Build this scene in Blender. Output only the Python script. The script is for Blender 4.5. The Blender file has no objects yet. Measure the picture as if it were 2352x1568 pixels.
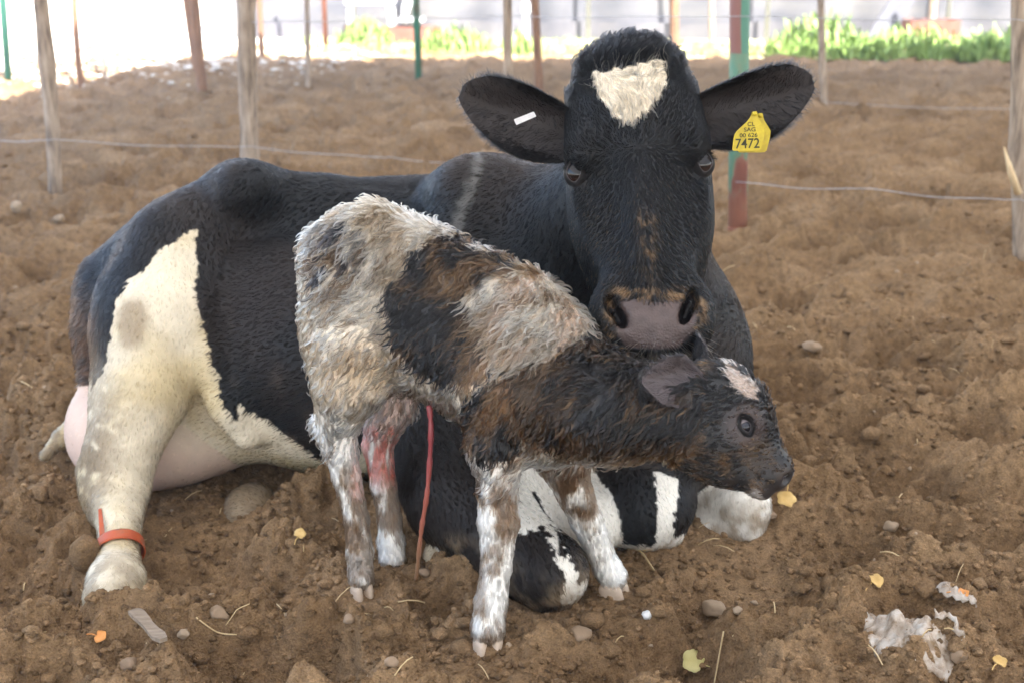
import bpy, bmesh, math, random, os
import numpy as np
from mathutils import Vector, Matrix, kdtree

random.seed(7)
rng = np.random.default_rng(7)
FUR = os.environ.get('NOFUR') is None
PI = math.pi
scn = bpy.context.scene
COL = scn.collection

# ------------------------------------------------------------------ camera, sky, sun, exposure
CAM_H, PITCH, FPX, W_, H_ = 1.26, math.radians(18.0), 2900.0, 2352.0, 1568.0
cam_d = bpy.data.cameras.new('camera')
cam = bpy.data.objects.new('camera', cam_d)
COL.objects.link(cam)
cam.location = (0, 0, CAM_H)
cam.rotation_euler = (PI / 2 - PITCH, 0, 0)
cam_d.sensor_width = 36.0
cam_d.lens = 36.0 * FPX / W_
cam_d.clip_start = 0.05
cam_d.clip_end = 2000
cam_d.dof.use_dof = True
cam_d.dof.focus_distance = 2.22
cam_d.dof.aperture_fstop = 4.5
scn.camera = cam

SUN_EL, SUN_AZ = math.radians(56), math.radians(150)     # azimuth clockwise from +Y
world = bpy.data.worlds.new('World')
scn.world = world
world.use_nodes = True
wn = world.node_tree.nodes
sky = wn.new('ShaderNodeTexSky')
sky.sky_type = 'NISHITA'
sky.sun_disc = False
sky.sun_elevation = SUN_EL
sky.sun_rotation = SUN_AZ
sky.air_density = 1.0
sky.dust_density = 2.5
bg = wn['Background']
bg.inputs[1].default_value = 0.15
world.node_tree.links.new(sky.outputs[0], bg.inputs[0])
sun_d = bpy.data.lights.new('sun', 'SUN')
sun_d.energy = 4.5
sun_d.angle = math.radians(0.53)
sun_d.color = (1.0, 0.95, 0.87)
sun = bpy.data.objects.new('sun', sun_d)
COL.objects.link(sun)
sd = Vector((math.sin(SUN_AZ) * math.cos(SUN_EL), math.cos(SUN_AZ) * math.cos(SUN_EL), math.sin(SUN_EL)))
sun.rotation_euler = sd.to_track_quat('Z', 'Y').to_euler()
sun.location = (3, -3, 9)

scn.render.engine = 'CYCLES'
scn.view_settings.view_transform = 'Standard'
scn.view_settings.look = 'None'
scn.view_settings.gamma = 1.0
scn.view_settings.use_curve_mapping = False
scn.view_settings.exposure = 3.0
scn.cycles.use_denoising = True
scn.cycles.max_bounces = 6
scn.cycles.diffuse_bounces = 4
scn.cycles.glossy_bounces = 3
scn.cycles.transparent_max_bounces = 12
scn.cycles.sample_clamp_indirect = 6.0

# ------------------------------------------------------------------ layout helper: a sight line at depth Y
CP, SP = math.cos(PITCH), math.sin(PITCH)
def ray(px, py):
    dx, dy = (px - W_ / 2) / FPX, (H_ / 2 - py) / FPX
    return np.array([dx, CP + dy * SP, -SP + dy * CP])
def P(px, py, Y):
    d = ray(px, py)
    return np.array([0, 0, CAM_H]) + d * (Y / d[1])
def G(px, py, z=0.0):                                # where that sight line meets the ground
    d = ray(px, py)
    return np.array([0, 0, CAM_H]) + d * ((z - CAM_H) / d[2])

# ------------------------------------------------------------------ numpy noise
_perm = rng.permutation(512)
_perm = np.concatenate([_perm, _perm, _perm])
_grad = rng.normal(size=(512, 3)); _grad /= np.linalg.norm(_grad, axis=1)[:, None]
_ga = rng.uniform(0, 2 * PI, 512); _g2 = np.stack([np.cos(_ga), np.sin(_ga)], 1)
def noise2(x, y):
    x = np.asarray(x, float); y = np.asarray(y, float)
    xi = np.floor(x).astype(int); yi = np.floor(y).astype(int)
    xf = x - xi; yf = y - yi
    u = xf * xf * xf * (xf * (xf * 6 - 15) + 10); v = yf * yf * yf * (yf * (yf * 6 - 15) + 10)
    def g(a, b, fx, fy):
        h = _perm[(_perm[a & 511] + b) & 511]
        return _g2[h, 0] * fx + _g2[h, 1] * fy
    a = g(xi, yi, xf, yf); b = g(xi + 1, yi, xf - 1, yf)
    c = g(xi, yi + 1, xf, yf - 1); d = g(xi + 1, yi + 1, xf - 1, yf - 1)
    return 1.4 * ((a + (b - a) * u) * (1 - v) + (c + (d - c) * u) * v)
def fbm2(x, y, o=4, gain=0.5):
    s = 0; a = 1.0
    for i in range(o):
        s = s + a * noise2(x * 2 ** i + 17.3 * i, y * 2 ** i - 9.1 * i); a *= gain
    return s
def noise3(p):
    x, y, z = p[:, 0], p[:, 1], p[:, 2]
    xi = np.floor(x).astype(int); yi = np.floor(y).astype(int); zi = np.floor(z).astype(int)
    xf = x - xi; yf = y - yi; zf = z - zi
    f = lambda t: t * t * t * (t * (t * 6 - 15) + 10)
    u, v, w = f(xf), f(yf), f(zf)
    r = 0
    for dx in (0, 1):
        for dy in (0, 1):
            for dz in (0, 1):
                h = _perm[(_perm[(_perm[(xi + dx) & 511] + yi + dy) & 511] + zi + dz) & 511]
                g = _grad[h]
                d = g[:, 0] * (xf - dx) + g[:, 1] * (yf - dy) + g[:, 2] * (zf - dz)
                r = r + d * (u if dx else 1 - u) * (v if dy else 1 - v) * (w if dz else 1 - w)
    return 1.5 * r
def fbm3(p, o=3):
    s = 0; a = 1.0
    for i in range(o):
        s = s + a * noise3(p * 2 ** i + 11.7 * i); a *= 0.5
    return s
def worley2(x, y):
    xi = np.floor(x).astype(int); yi = np.floor(y).astype(int)
    best = np.full(x.shape, 9.0)
    for dx in (-1, 0, 1):
        for dy in (-1, 0, 1):
            h = _perm[(_perm[(xi + dx) & 511] + yi + dy) & 511]
            px = xi + dx + 0.5 + 0.42 * _g2[h, 0]; py = yi + dy + 0.5 + 0.42 * _g2[h, 1]
            best = np.minimum(best, (x - px) ** 2 + (y - py) ** 2)
    return np.sqrt(best)
def sstep(a, b, x):
    t = np.clip((x - a) / (b - a), 0, 1)
    return t * t * (3 - 2 * t)

# ------------------------------------------------------------------ scene helpers
def link(o, parent=None):
    COL.objects.link(o)
    if parent is not None:
        o.parent = parent
        o.matrix_parent_inverse = parent.matrix_world.inverted() if parent.type != 'EMPTY' else Matrix.Translation(-parent.location)
    return o
def empty(name, loc, label=None, cat=None, group=None):
    o = bpy.data.objects.new(name, None)
    o.location = loc
    o.empty_display_size = 0.1
    COL.objects.link(o)
    tag(o, label, cat, group)
    return o
def tag(o, label=None, cat=None, group=None, kind=None):
    if label: o['label'] = label
    if cat: o['category'] = cat
    if group: o['group'] = group
    if kind: o['kind'] = kind
    return o
def mesh_np(name, V, F, mat=None, smooth=True):
    me = bpy.data.meshes.new(name)
    V = np.asarray(V, np.float32); F = np.asarray(F, np.int32)
    n = F.shape[1]
    me.vertices.add(len(V)); me.vertices.foreach_set('co', V.ravel())
    me.loops.add(F.size); me.loops.foreach_set('vertex_index', F.ravel())
    me.polygons.add(len(F))
    me.polygons.foreach_set('loop_start', np.arange(0, F.size, n, dtype=np.int32))
    me.update(calc_edges=True)
    if smooth: me.polygons.foreach_set('use_smooth', np.ones(len(F), bool))
    if mat: me.materials.append(mat)
    me.validate()
    return me
def mesh_py(name, V, F, mat=None, smooth=False):
    me = bpy.data.meshes.new(name)
    me.from_pydata([tuple(map(float, v)) for v in V], [], F)
    me.update()
    if smooth: me.polygons.foreach_set('use_smooth', [True] * len(me.polygons))
    if mat: me.materials.append(mat)
    return me
def obj(name, me, parent=None, loc=None):
    o = bpy.data.objects.new(name, me)
    if loc is not None: o.location = loc
    return link(o, parent)
def set_col(me, C, name='col'):
    a = me.attributes.new(name, 'FLOAT_COLOR', 'POINT')
    C4 = np.ones((len(C), 4), np.float32); C4[:, :3] = C
    a.data.foreach_set('color', C4.ravel())
def tube(pts, rad, n=8, cap=True):
    pts = [np.asarray(p, float) for p in pts]
    if np.isscalar(rad): rad = [rad] * len(pts)
    V, F = [], []
    ref = np.array([0.3, 0.9, 0.2])
    for i, p in enumerate(pts):
        t = pts[min(i + 1, len(pts) - 1)] - pts[max(i - 1, 0)]
        t = t / (np.linalg.norm(t) + 1e-9)
        if abs(t @ ref) > 0.95: ref = np.array([0.9, 0.1, 0.3])
        a = np.cross(t, ref); a /= np.linalg.norm(a); b = np.cross(t, a)
        ref = -np.cross(t, a) if False else ref
        for k in range(n):
            q = 2 * PI * k / n
            V.append(p + rad[i] * (math.cos(q) * a + math.sin(q) * b))
    for i in range(len(pts) - 1):
        for k in range(n):
            F.append((i * n + k, i * n + (k + 1) % n, (i + 1) * n + (k + 1) % n, (i + 1) * n + k))
    if cap:
        F.append(tuple(range(n - 1, -1, -1))); F.append(tuple((len(pts) - 1) * n + k for k in range(n)))
    return V, F
def box(c, s, R=None):
    c = np.asarray(c, float); s = np.asarray(s, float) / 2
    V = [np.array([x, y, z]) * s for x in (-1, 1) for y in (-1, 1) for z in (-1, 1)]
    if R is not None: V = [R @ v for v in V]
    V = [v + c for v in V]
    F = [(0, 1, 3, 2), (4, 6, 7, 5), (0, 4, 5, 1), (2, 3, 7, 6), (0, 2, 6, 4), (1, 5, 7, 3)]
    return V, F
def join(*parts):
    V, F = [], []
    for v, f in parts:
        k = len(V); V += list(v); F += [tuple(i + k for i in q) for q in f]
    return V, F

# ------------------------------------------------------------------ materials
def mat_new(name):
    m = bpy.data.materials.new(name); m.use_nodes = True
    nt = m.node_tree
    return m, nt, nt.nodes['Principled BSDF']
def ramp(nt, stops):
    r = nt.nodes.new('ShaderNodeValToRGB')
    e = r.color_ramp.elements
    while len(e) < len(stops): e.new(0.5)
    for i, (p, c) in enumerate(stops):
        e[i].position = p; e[i].color = (*c, 1)
    return r
def tex_noise(nt, scale, detail=4, rough=0.55, coord='Object', vec=None):
    t = nt.nodes.new('ShaderNodeTexNoise')
    t.inputs['Scale'].default_value = scale; t.inputs['Detail'].default_value = detail; t.inputs['Roughness'].default_value = rough
    if vec is None:
        tc = nt.nodes.new('ShaderNodeTexCoord'); vec = tc.outputs[coord]
    nt.links.new(vec, t.inputs['Vector'])
    return t
def add_bump(nt, b, height, strength=0.4, dist=0.01, prev=None):
    bp = nt.nodes.new('ShaderNodeBump')
    bp.inputs['Strength'].default_value = strength; bp.inputs['Distance'].default_value = dist
    nt.links.new(height, bp.inputs['Height'])
    if prev is not None: nt.links.new(prev, bp.inputs['Normal'])
    nt.links.new(bp.outputs[0], b.inputs['Normal'])
    return bp.outputs[0]
def noisy_mat(name, c1, c2, scale=20, rough=0.8, bump=0.3, dist=0.004, bscale=None, spec=0.3, c3=None, stretch=None):
    m, nt, b = mat_new(name)
    vec = None
    if stretch:
        tc = nt.nodes.new('ShaderNodeTexCoord'); mp = nt.nodes.new('ShaderNodeMapping')
        mp.inputs['Scale'].default_value = stretch
        nt.links.new(tc.outputs['Object'], mp.inputs['Vector']); vec = mp.outputs[0]
    n = tex_noise(nt, scale, 5, 0.6, vec=vec)
    stops = [(0.3, c1), (0.7, c2)] if c3 is None else [(0.3, c1), (0.5, c2), (0.68, c3)]
    r = ramp(nt, stops)
    nt.links.new(n.outputs['Fac'], r.inputs[0]); nt.links.new(r.outputs[0], b.inputs['Base Color'])
    b.inputs['Roughness'].default_value = rough
    b.inputs['Specular IOR Level'].default_value = spec
    if bump:
        n2 = tex_noise(nt, bscale or scale * 3, 4, 0.6, vec=vec)
        add_bump(nt, b, n2.outputs['Fac'], bump, dist)
    return m
def attr_mat(name, rough=0.6, spec=0.4, bump=0.0, bscale=300, dist=0.002, attr='col', coat=0.0):
    m, nt, b = mat_new(name)
    a = nt.nodes.new('ShaderNodeAttribute'); a.attribute_name = attr
    nt.links.new(a.outputs['Color'], b.inputs['Base Color'])
    b.inputs['Roughness'].default_value = rough
    b.inputs['Specular IOR Level'].default_value = spec
    if coat: b.inputs['Coat Weight'].default_value = coat; b.inputs['Coat Roughness'].default_value = 0.15
    if bump:
        n = tex_noise(nt, bscale, 3, 0.6)
        add_bump(nt, b, n.outputs['Fac'], bump, dist)
    return m

def soil_material(name='soil', k=1.0):
    m, nt, b = mat_new(name)
    n1 = tex_noise(nt, 2.2, 6, 0.6); n2 = tex_noise(nt, 45, 5, 0.65); n3 = tex_noise(nt, 260, 3, 0.6)
    r1 = ramp(nt, [(0.30, (0.172 * k, 0.106 * k, 0.055 * k)), (0.52, (0.242 * k, 0.156 * k, 0.085 * k)), (0.72, (0.318 * k, 0.214 * k, 0.124 * k))])
    r2 = ramp(nt, [(0.30, (0.60, 0.57, 0.55)), (0.5, (1, 1, 1)), (0.72, (1.25, 1.23, 1.2))])
    r3 = ramp(nt, [(0.32, (0.62, 0.59, 0.57)), (0.52, (1, 1, 1)), (0.72, (1.4, 1.36, 1.32))])
    nt.links.new(n1.outputs[0], r1.inputs[0]); nt.links.new(n2.outputs[0], r2.inputs[0]); nt.links.new(n3.outputs[0], r3.inputs[0])
    mx = nt.nodes.new('ShaderNodeMix'); mx.data_type = 'RGBA'; mx.blend_type = 'MULTIPLY'; mx.inputs[0].default_value = 1
    mx2 = nt.nodes.new('ShaderNodeMix'); mx2.data_type = 'RGBA'; mx2.blend_type = 'MULTIPLY'; mx2.inputs[0].default_value = 0.8
    nt.links.new(r1.outputs[0], mx.inputs[6]); nt.links.new(r2.outputs[0], mx.inputs[7])
    nt.links.new(mx.outputs[2], mx2.inputs[6]); nt.links.new(r3.outputs[0], mx2.inputs[7])
    nt.links.new(mx2.outputs[2], b.inputs['Base Color'])
    b.inputs['Roughness'].default_value = 1.0; b.inputs['Specular IOR Level'].default_value = 0.08
    p = add_bump(nt, b, n2.outputs[0], 0.9, 0.014)
    add_bump(nt, b, n3.outputs[0], 0.9, 0.006, p)
    return m
M_SOIL = soil_material()
M_SOIL_DRY = soil_material('dry_soil', 1.25)
M_SOIL_DAMP = soil_material('damp_soil', 0.72)
M_WOOD = noisy_mat('weathered_wood', (0.10, 0.075, 0.055), (0.30, 0.23, 0.17), 9, 0.85, 0.6, 0.01, 30, c3=(0.42, 0.34, 0.26), stretch=(6, 6, 0.8))
M_WOOD2 = noisy_mat('brown_wood', (0.12, 0.065, 0.04), (0.30, 0.17, 0.10), 9, 0.85, 0.6, 0.01, 30, stretch=(6, 6, 0.8))
M_RUSTGREEN = noisy_mat('rusted_green_paint', (0.18, 0.07, 0.045), (0.05, 0.19, 0.12), 5, 0.7, 0.3, 0.004, 60, c3=(0.07, 0.24, 0.15), stretch=(1, 1, 0.35))
M_GREEN = noisy_mat('green_paint', (0.03, 0.13, 0.10), (0.05, 0.20, 0.14), 6, 0.55, 0.2, 0.003, 60)
M_RUST = noisy_mat('rust', (0.15, 0.05, 0.03), (0.28, 0.11, 0.06), 14, 0.8, 0.3, 0.003, 80)
M_WIRE = noisy_mat('wire_steel', (0.25, 0.25, 0.26), (0.4, 0.4, 0.42), 40, 0.5, 0, spec=0.5)

# ------------------------------------------------------------------ ground
PITS = []   # x, y, rx, ry, rot, depth
def pit(px, py, rx, ry, depth, rot=0.0):
    g = G(px, py); PITS.append((g[0], g[1], rx, ry, rot, depth))
for a in ((60, 1335, .17, .09, .05, .1), (420, 1330, .14, .10, .05, 0), (560, 1530, .11, .08, .055, .3), (470, 1240, .15, .08, .03, 0),
          (720, 1400, .10, .06, .035, 0), (960, 1490, .12, .07, .05, .2), (1480, 1300, .10, .06, .03, .4),
          (1660, 1375, .16, .065, .06, .9), (1850, 1360, .20, .05, .05, .75), (1900, 1235, .10, .06, .05, .4), (2020, 1210, .09, .06, .045, -.3), (1790, 1345, .10, .06, .04, .9),
          (1610, 1555, .13, .07, .05, .1), (2140, 1130, .12, .05, .05, .1), (1850, 1060, .14, .05, .05, .1), (1985, 1040, .16, .05, .04, 0), (2300, 1030, .14, .05, .04, 0),
          (2250, 1240, .12, .07, .05, .2), (2170, 1345, .14, .07, .045, .2), (1370, 1530, .10, .06, .04, 0), (2290, 1420, .12, .07, .04, 0), (1960, 1490, .10, .06, .03, .2),
          (1720, 1480, .10, .06, .03, .2), (60, 820, .2, .08, .06, .1), (60, 1050, .16, .07, .05, .1), (90, 1180, .14, .07, .05, .1), (2250, 880, .2, .06, .06, .1), (1990, 800, .16, .06, .05, .1),
          (1800, 930, .16, .06, .05, .1), (2090, 930, .18, .06, .05, .1), (1210, 1440, .08, .05, .035, 0), (240, 600, .14, .07, .05, 0), (100, 640, .2, .08, .05, 0)):
    pit(*a)
_r = random.Random(3)
for i in range(430):
    Y = 1.3 + 10.5 * _r.random() ** 1.25; X = _r.uniform(-0.62, 0.62) * (Y + 0.6)
    s = _r.uniform(0.6, 1.3)
    PITS.append((X, Y, .095 * s, .060 * s, _r.uniform(-.5, .7), _r.uniform(.035, .085)))
MOUNDS = []
def mound(px, py, rx, ry, h, rot=0.0):
    g = G(px, py); MOUNDS.append((g[0], g[1], rx, ry, rot, h))
for a in ((290, 1446, .24, .065, .050, .05), (520, 1430, .16, .06, .025, .1), (1350, 1400, .2, .08, .02, 0), (1700, 1290, .1, .1, .035, .8), (2100, 1330, .18, .07, .03, .6), (1950, 1400, .2, .06, .035, .5),
          (1400, 1500, .16, .06, .03, .1), (850, 1500, .18, .06, .03, .1), (140, 1560, .2, .06, .03, 0), (2200, 1500, .2, .06, .02, .1), (1900, 1140, .16, .06, .035, .1), (2250, 960, .22, .06, .05, .05), (2000, 980, .2, .06, .04, .05)):
    mound(*a)
def ground_h(x, y):
    x = np.asarray(x, float); y = np.asarray(y, float)
    shp = x.shape
    x = x.ravel(); y = y.ravel()
    wx = x + 0.10 * noise2(x * 2.1, y * 2.1 + 40); wy = y + 0.10 * noise2(x * 2.1 + 70, y * 2.1)
    h = 0.030 * fbm2(wx * 1.6, wy * 2.6, 3) + 0.045 * noise2(wx * 4.2 + 3, wy * 6.5)
    h += 0.040 * (0.8 - 2 * np.sqrt(noise2(wx * 2.4 + 5, wy * 6.0) ** 2 + 0.02)) * sstep(-1.2, 0.5, x + 0.35 * (y - 2))
    h += 0.040 * (0.8 - 2.2 * np.sqrt(noise2(wx * 5.2 + 15, wy * 8.0) ** 2 + 0.02))
    order = np.argsort(y, kind='stable'); ys = y[order]
    dep = np.zeros_like(h); rim = np.zeros_like(h)
    nz = 0.45 * noise2(x * 11, y * 11) + 0.25 * noise2(x * 27, y * 27)
    for lst, sg in ((PITS, -1), (MOUNDS, 1)):
        for (cx, cy, rx, ry, rot, d) in lst:
            R = 2.3 * max(rx, ry)
            i0, i1 = np.searchsorted(ys, (cy - R, cy + R))
            if i1 <= i0: continue
            idx = order[i0:i1]
            idx = idx[np.abs(x[idx] - cx) < R]
            if len(idx) == 0: continue
            dx = x[idx] - cx; dy = y[idx] - cy
            c, s = math.cos(rot), math.sin(rot)
            u = (c * dx + s * dy) / rx; v = (-s * dx + c * dy) / ry
            r1 = np.sqrt(u * u + v * v) * (1 + nz[idx])
            if sg < 0:
                dep[idx] = np.maximum(dep[idx], 1.9 * d * np.exp(-np.abs(r1) ** 2.4 * 0.75))
                rim[idx] = np.maximum(rim[idx], 0.55 * d * np.exp(-((r1 - 1.55) ** 2) * 4))
            else:
                h[idx] += d * np.exp(-r1 * r1 * 0.9)
    h += rim * np.exp(-dep * 40) - dep
    wb = worley2(wx * 3.3 + 7, wy * 7.6); h += 0.085 * (0.28 - np.minimum(wb * wb, 0.62)) * (0.45 + 0.55 * sstep(-0.5, 0.3, noise2(x * 0.9 + 4, y * 1.1)))
    # rounded clods with creases between them, from hand size down to crumbs
    m = 0.35 + 0.65 * sstep(-0.4, 0.35, fbm2(x * 3 + 9, y * 3, 2))
    w0 = worley2(wx * 6.5, wy * 8.5); h += 0.040 * (0.30 - np.minimum(w0 * w0, 0.75)) * (0.4 + 0.6 * m)
    w1 = worley2(wx * 15, wy * 17); h += m * 0.022 * (0.30 - np.minimum(w1 * w1, 0.75))
    w2 = worley2(wx * 40 + 3, wy * 40); h += m * 0.0190 * (0.30 - np.minimum(w2 * w2, 0.75))
    h += 0.0090 * fbm2(x * 24, y * 24, 5, 0.68)
    near = y < 4.2
    w3 = np.zeros_like(h); w3[near] = 0.3 - np.minimum(worley2(x[near] * 95 + 3, y[near] * 95) ** 2, 0.75); h += m * 0.0110 * w3
    for (cx, cy, r, zz) in PADS:
        q = np.hypot(x - cx, y - cy) / r
        k = sstep(1.6, 0.7, q)
        h = h * (1 - k) + (zz + 0.25 * h) * k
    return h.reshape(shp)
PADS = []
def pad(px, py, r, z=0.0):
    g_ = G(px, py); PADS.append((g_[0], g_[1], r, z))
pad(828, 1352, .05, 0.0); pad(900, 1302, .05, 0.0); pad(1120, 1492, .075, -0.002); pad(1408, 1356, .065, -0.004); pad(955, 1330, .03)
pad(272, 1345, .05, -0.02); pad(275, 1260, .08, -0.015); pad(300, 1100, .16, -0.02); pad(450, 1110, .2, -0.03); pad(1250, 1370, .10, -0.02); pad(1450, 1240, .13, -0.02); pad(1690, 1235, .11, -0.02); pad(1690, 1285, .10, -0.015)
pad(1120, 1540, .06, -0.01); pad(840, 1395, .06, -0.01); pad(1420, 1405, .06, -0.01)
def gh(x, y): return float(ground_h(np.array([x]), np.array([y]))[0])
def on_ground(px, py, dz=0.0):                       # a sight line followed down to the uneven soil itself
    zs = np.linspace(0.16, -0.20, 46)
    pts = np.array([G(px, py, z) for z in zs])
    k = ground_h(pts[:, 0], pts[:, 1]) >= zs
    p = pts[int(np.argmax(k))] if k.any() else pts[23]
    p[2] = gh(p[0], p[1]) + dz
    return p

NR, NC = 720, 960
d_top, d_bot = 118.0, 1760.0
rows = np.array([G(1176, v)[1] for v in np.linspace(d_bot, d_top, NR)])
uu = np.linspace(-1, 1, NC)
half = 0.53 * rows + 0.65
GX = uu[None, :] * half[:, None]; GY = np.repeat(rows[:, None], NC, 1)
GZ = ground_h(GX, GY)
Vg = np.stack([GX, GY, GZ], 2).reshape(-1, 3)
ii = np.arange((NR - 1) * NC).reshape(NR - 1, NC)[:, :-1].ravel()
Fg = np.stack([ii, ii + 1, ii + NC + 1, ii + NC], 1)
g = obj('soil_ground', mesh_np('soil_ground', Vg, Fg, M_SOIL))
tag(g, 'loose brown trampled soil floor with hoof holes', kind='structure')
V = [(-900, -900, -.16), (900, -900, -.16), (900, 900, -.16), (-900, 900, -.16)]
tag(obj('terrain', mesh_py('terrain', V, [(0, 1, 2, 3)], M_SOIL)), kind='structure')
#@@GROUND_END
# ------------------------------------------------------------------ implicit bodies: smooth unions turned into one mesh
class Body:
    def __init__(self): self.pr = []
    def cone(self, a, b, ra, rb, k=0.05, g='body', sub=False):
        a = np.asarray(a, float); b = np.asarray(b, float)
        r = max(ra, rb)
        self.pr.append(('c', (a, b, ra, rb), k, g, sub, np.minimum(a, b) - r, np.maximum(a, b) + r))
    def chain(self, pts, rads, k=0.05, g='body', ks=None):
        for i in range(len(pts) - 1): self.cone(pts[i], pts[i + 1], rads[i], rads[i + 1], k if (ks is None or i == 0) else ks, g)
    def ell(self, c, r, R=None, k=0.05, g='body', sub=False):
        c = np.asarray(c, float); r = np.asarray(r, float)
        R = np.eye(3) if R is None else np.asarray(R)
        e = np.sqrt(((R * r[None, :]) ** 2).sum(1))
        self.pr.append(('e', (c, r, R), k, g, sub, c - e, c + e))
    @staticmethod
    def dist(kind, q, x, y, z):
        if kind == 'c':
            a, b, ra, rb = q
            ba = b - a; n = ba @ ba + 1e-12
            t = np.clip(((x - a[0]) * ba[0] + (y - a[1]) * ba[1] + (z - a[2]) * ba[2]) / n, 0, 1)
            return np.sqrt((x - a[0] - t * ba[0]) ** 2 + (y - a[1] - t * ba[1]) ** 2 + (z - a[2] - t * ba[2]) ** 2) - (ra + (rb - ra) * t)
        c, r, R = q
        X, Y, Z = x - c[0], y - c[1], z - c[2]
        k0 = 0; k1 = 0
        for i in range(3):
            w = (X * R[0, i] + Y * R[1, i] + Z * R[2, i]) / r[i]
            k0 = k0 + w * w; k1 = k1 + (w / r[i]) ** 2
        k0 = np.sqrt(k0); k1 = np.sqrt(k1) + 1e-9
        return k0 * (k0 - 1) / k1
    @staticmethod
    def mix(D, d, k, sub):
        if sub: D = -D
        h = np.maximum(k - np.abs(D - d), 0) / k
        m = np.minimum(D, d) - h * h * k * 0.25
        return -m if sub else m
    def at(self, p):
        p = np.asarray(p, float).reshape(-1, 3)
        D = np.full(len(p), 1.0)
        for kind, q, k, g, sub, lo, hi in self.pr:
            D = self.mix(D, self.dist(kind, q, p[:, 0], p[:, 1], p[:, 2]), k, sub)
        return D
    def group_of(self, p, names):
        best = {n: np.full(len(p), 9.0) for n in names}
        for kind, q, k, g, sub, lo, hi in self.pr:
            if sub or g not in best: continue
            best[g] = np.minimum(best[g], self.dist(kind, q, p[:, 0], p[:, 1], p[:, 2]))
        return np.stack([best[n] for n in names], 1)
    def hit(self, px, py):
        d = ray(px, py); d = d / np.linalg.norm(d); o = np.array([0, 0, CAM_H]); t = 1.2
        best = (9, t)
        for _ in range(90):
            v = float(self.at(o + d * t)[0])
            if v < best[0]: best = (v, t)
            if v < 0.001: break
            t += max(v * 0.7, 0.002)
            if t > 4.5: break
        return o + d * best[1]
    def mesh(self, h, name, mat):
        lo = np.min([q[5] for q in self.pr if not q[4]], 0) - 14 * h; hi = np.max([q[6] for q in self.pr if not q[4]], 0) + 14 * h
        n = np.ceil((hi - lo) / h).astype(int) + 1
        ax = [(lo[i] + h * np.arange(n[i])).astype(np.float32) for i in range(3)]
        D = np.full(n, 0.5, np.float32)
        for kind, q, k, g, sub, l, u in self.pr:
            pad = k + 3 * h
            i0 = np.maximum(np.floor((l - pad - lo) / h).astype(int), 0); i1 = np.minimum(np.ceil((u + pad - lo) / h).astype(int) + 1, n)
            sl = tuple(slice(i0[i], i1[i]) for i in range(3))
            x = ax[0][sl[0]][:, None, None]; y = ax[1][sl[1]][None, :, None]; z = ax[2][sl[2]][None, None, :]
            q32 = tuple(v.astype(np.float32) if isinstance(v, np.ndarray) else v for v in q)
            D[sl] = self.mix(D[sl], self.dist(kind, q32, x, y, z), k, sub)
        I = D < 0
        c = np.zeros(n - 1, np.uint8)
        for dx in (0, 1):
            for dy in (0, 1):
                for dz in (0, 1):
                    c += I[dx:n[0] - 1 + dx, dy:n[1] - 1 + dy, dz:n[2] - 1 + dz]
        act = (c > 0) & (c < 8)
        cells = np.argwhere(act)
        ids = np.full(n - 1, -1, np.int32); ids[act] = np.arange(len(cells))
        acc = np.zeros((len(cells), 3)); cnt = np.zeros(len(cells))
        cor = [(a, b, e) for a in (0, 1) for b in (0, 1) for e in (0, 1)]
        val = {o: D[cells[:, 0] + o[0], cells[:, 1] + o[1], cells[:, 2] + o[2]] for o in cor}
        for o in cor:
            for axn in range(3):
                if o[axn]: continue
                p = list(o); p[axn] = 1; p = tuple(p)
                a, b = val[o], val[p]
                m = (a < 0) != (b < 0)
                t = a[m] / (a[m] - b[m])
                pos = np.tile(np.array(o, float), (m.sum(), 1)); pos[:, axn] += t
                acc[m] += pos; cnt[m] += 1
        V = lo + h * (cells + acc / cnt[:, None])
        F = []
        for axn in range(3):
            b, e = (axn + 1) % 3, (axn + 2) % 3
            s0 = [slice(None)] * 3; s1 = [slice(None)] * 3
            s0[axn] = slice(0, n[axn] - 1); s1[axn] = slice(1, n[axn])
            A, B = I[tuple(s0)], I[tuple(s1)]
            E = np.argwhere(A != B)
            E = E[(E[:, b] > 0) & (E[:, e] > 0) & (E[:, b] < n[b] - 1) & (E[:, e] < n[e] - 1)]
            if len(E) == 0: continue
            fl = A[E[:, 0], E[:, 1], E[:, 2]]
            def cid(db, de):
                q = E.copy(); q[:, b] -= db; q[:, e] -= de
                return ids[q[:, 0], q[:, 1], q[:, 2]]
            Q = np.stack([cid(1, 1), cid(0, 1), cid(0, 0), cid(1, 0)], 1)
            Q[~fl] = Q[~fl][:, ::-1]
            F.append(Q)
        F = np.concatenate(F)
        F = F[(F >= 0).all(1)]
        # one light relaxation
        for _ in range(2):
            s = np.zeros_like(V); w = np.zeros(len(V))
            for a in range(4):
                for b in (1, 3):
                    np.add.at(s, F[:, a], V[F[:, (a + b) % 4]]); np.add.at(w, F[:, a], 1)
            V = V * 0.5 + 0.5 * s / np.maximum(w, 1)[:, None]
        return V, F
def vnormals(V, F):
    n = np.cross(V[F[:, 2]] - V[F[:, 0]], V[F[:, 3]] - V[F[:, 1]])
    N = np.zeros_like(V)
    for a in range(4): np.add.at(N, F[:, a], n)
    return N / (np.linalg.norm(N, axis=1)[:, None] + 1e-12)
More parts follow.
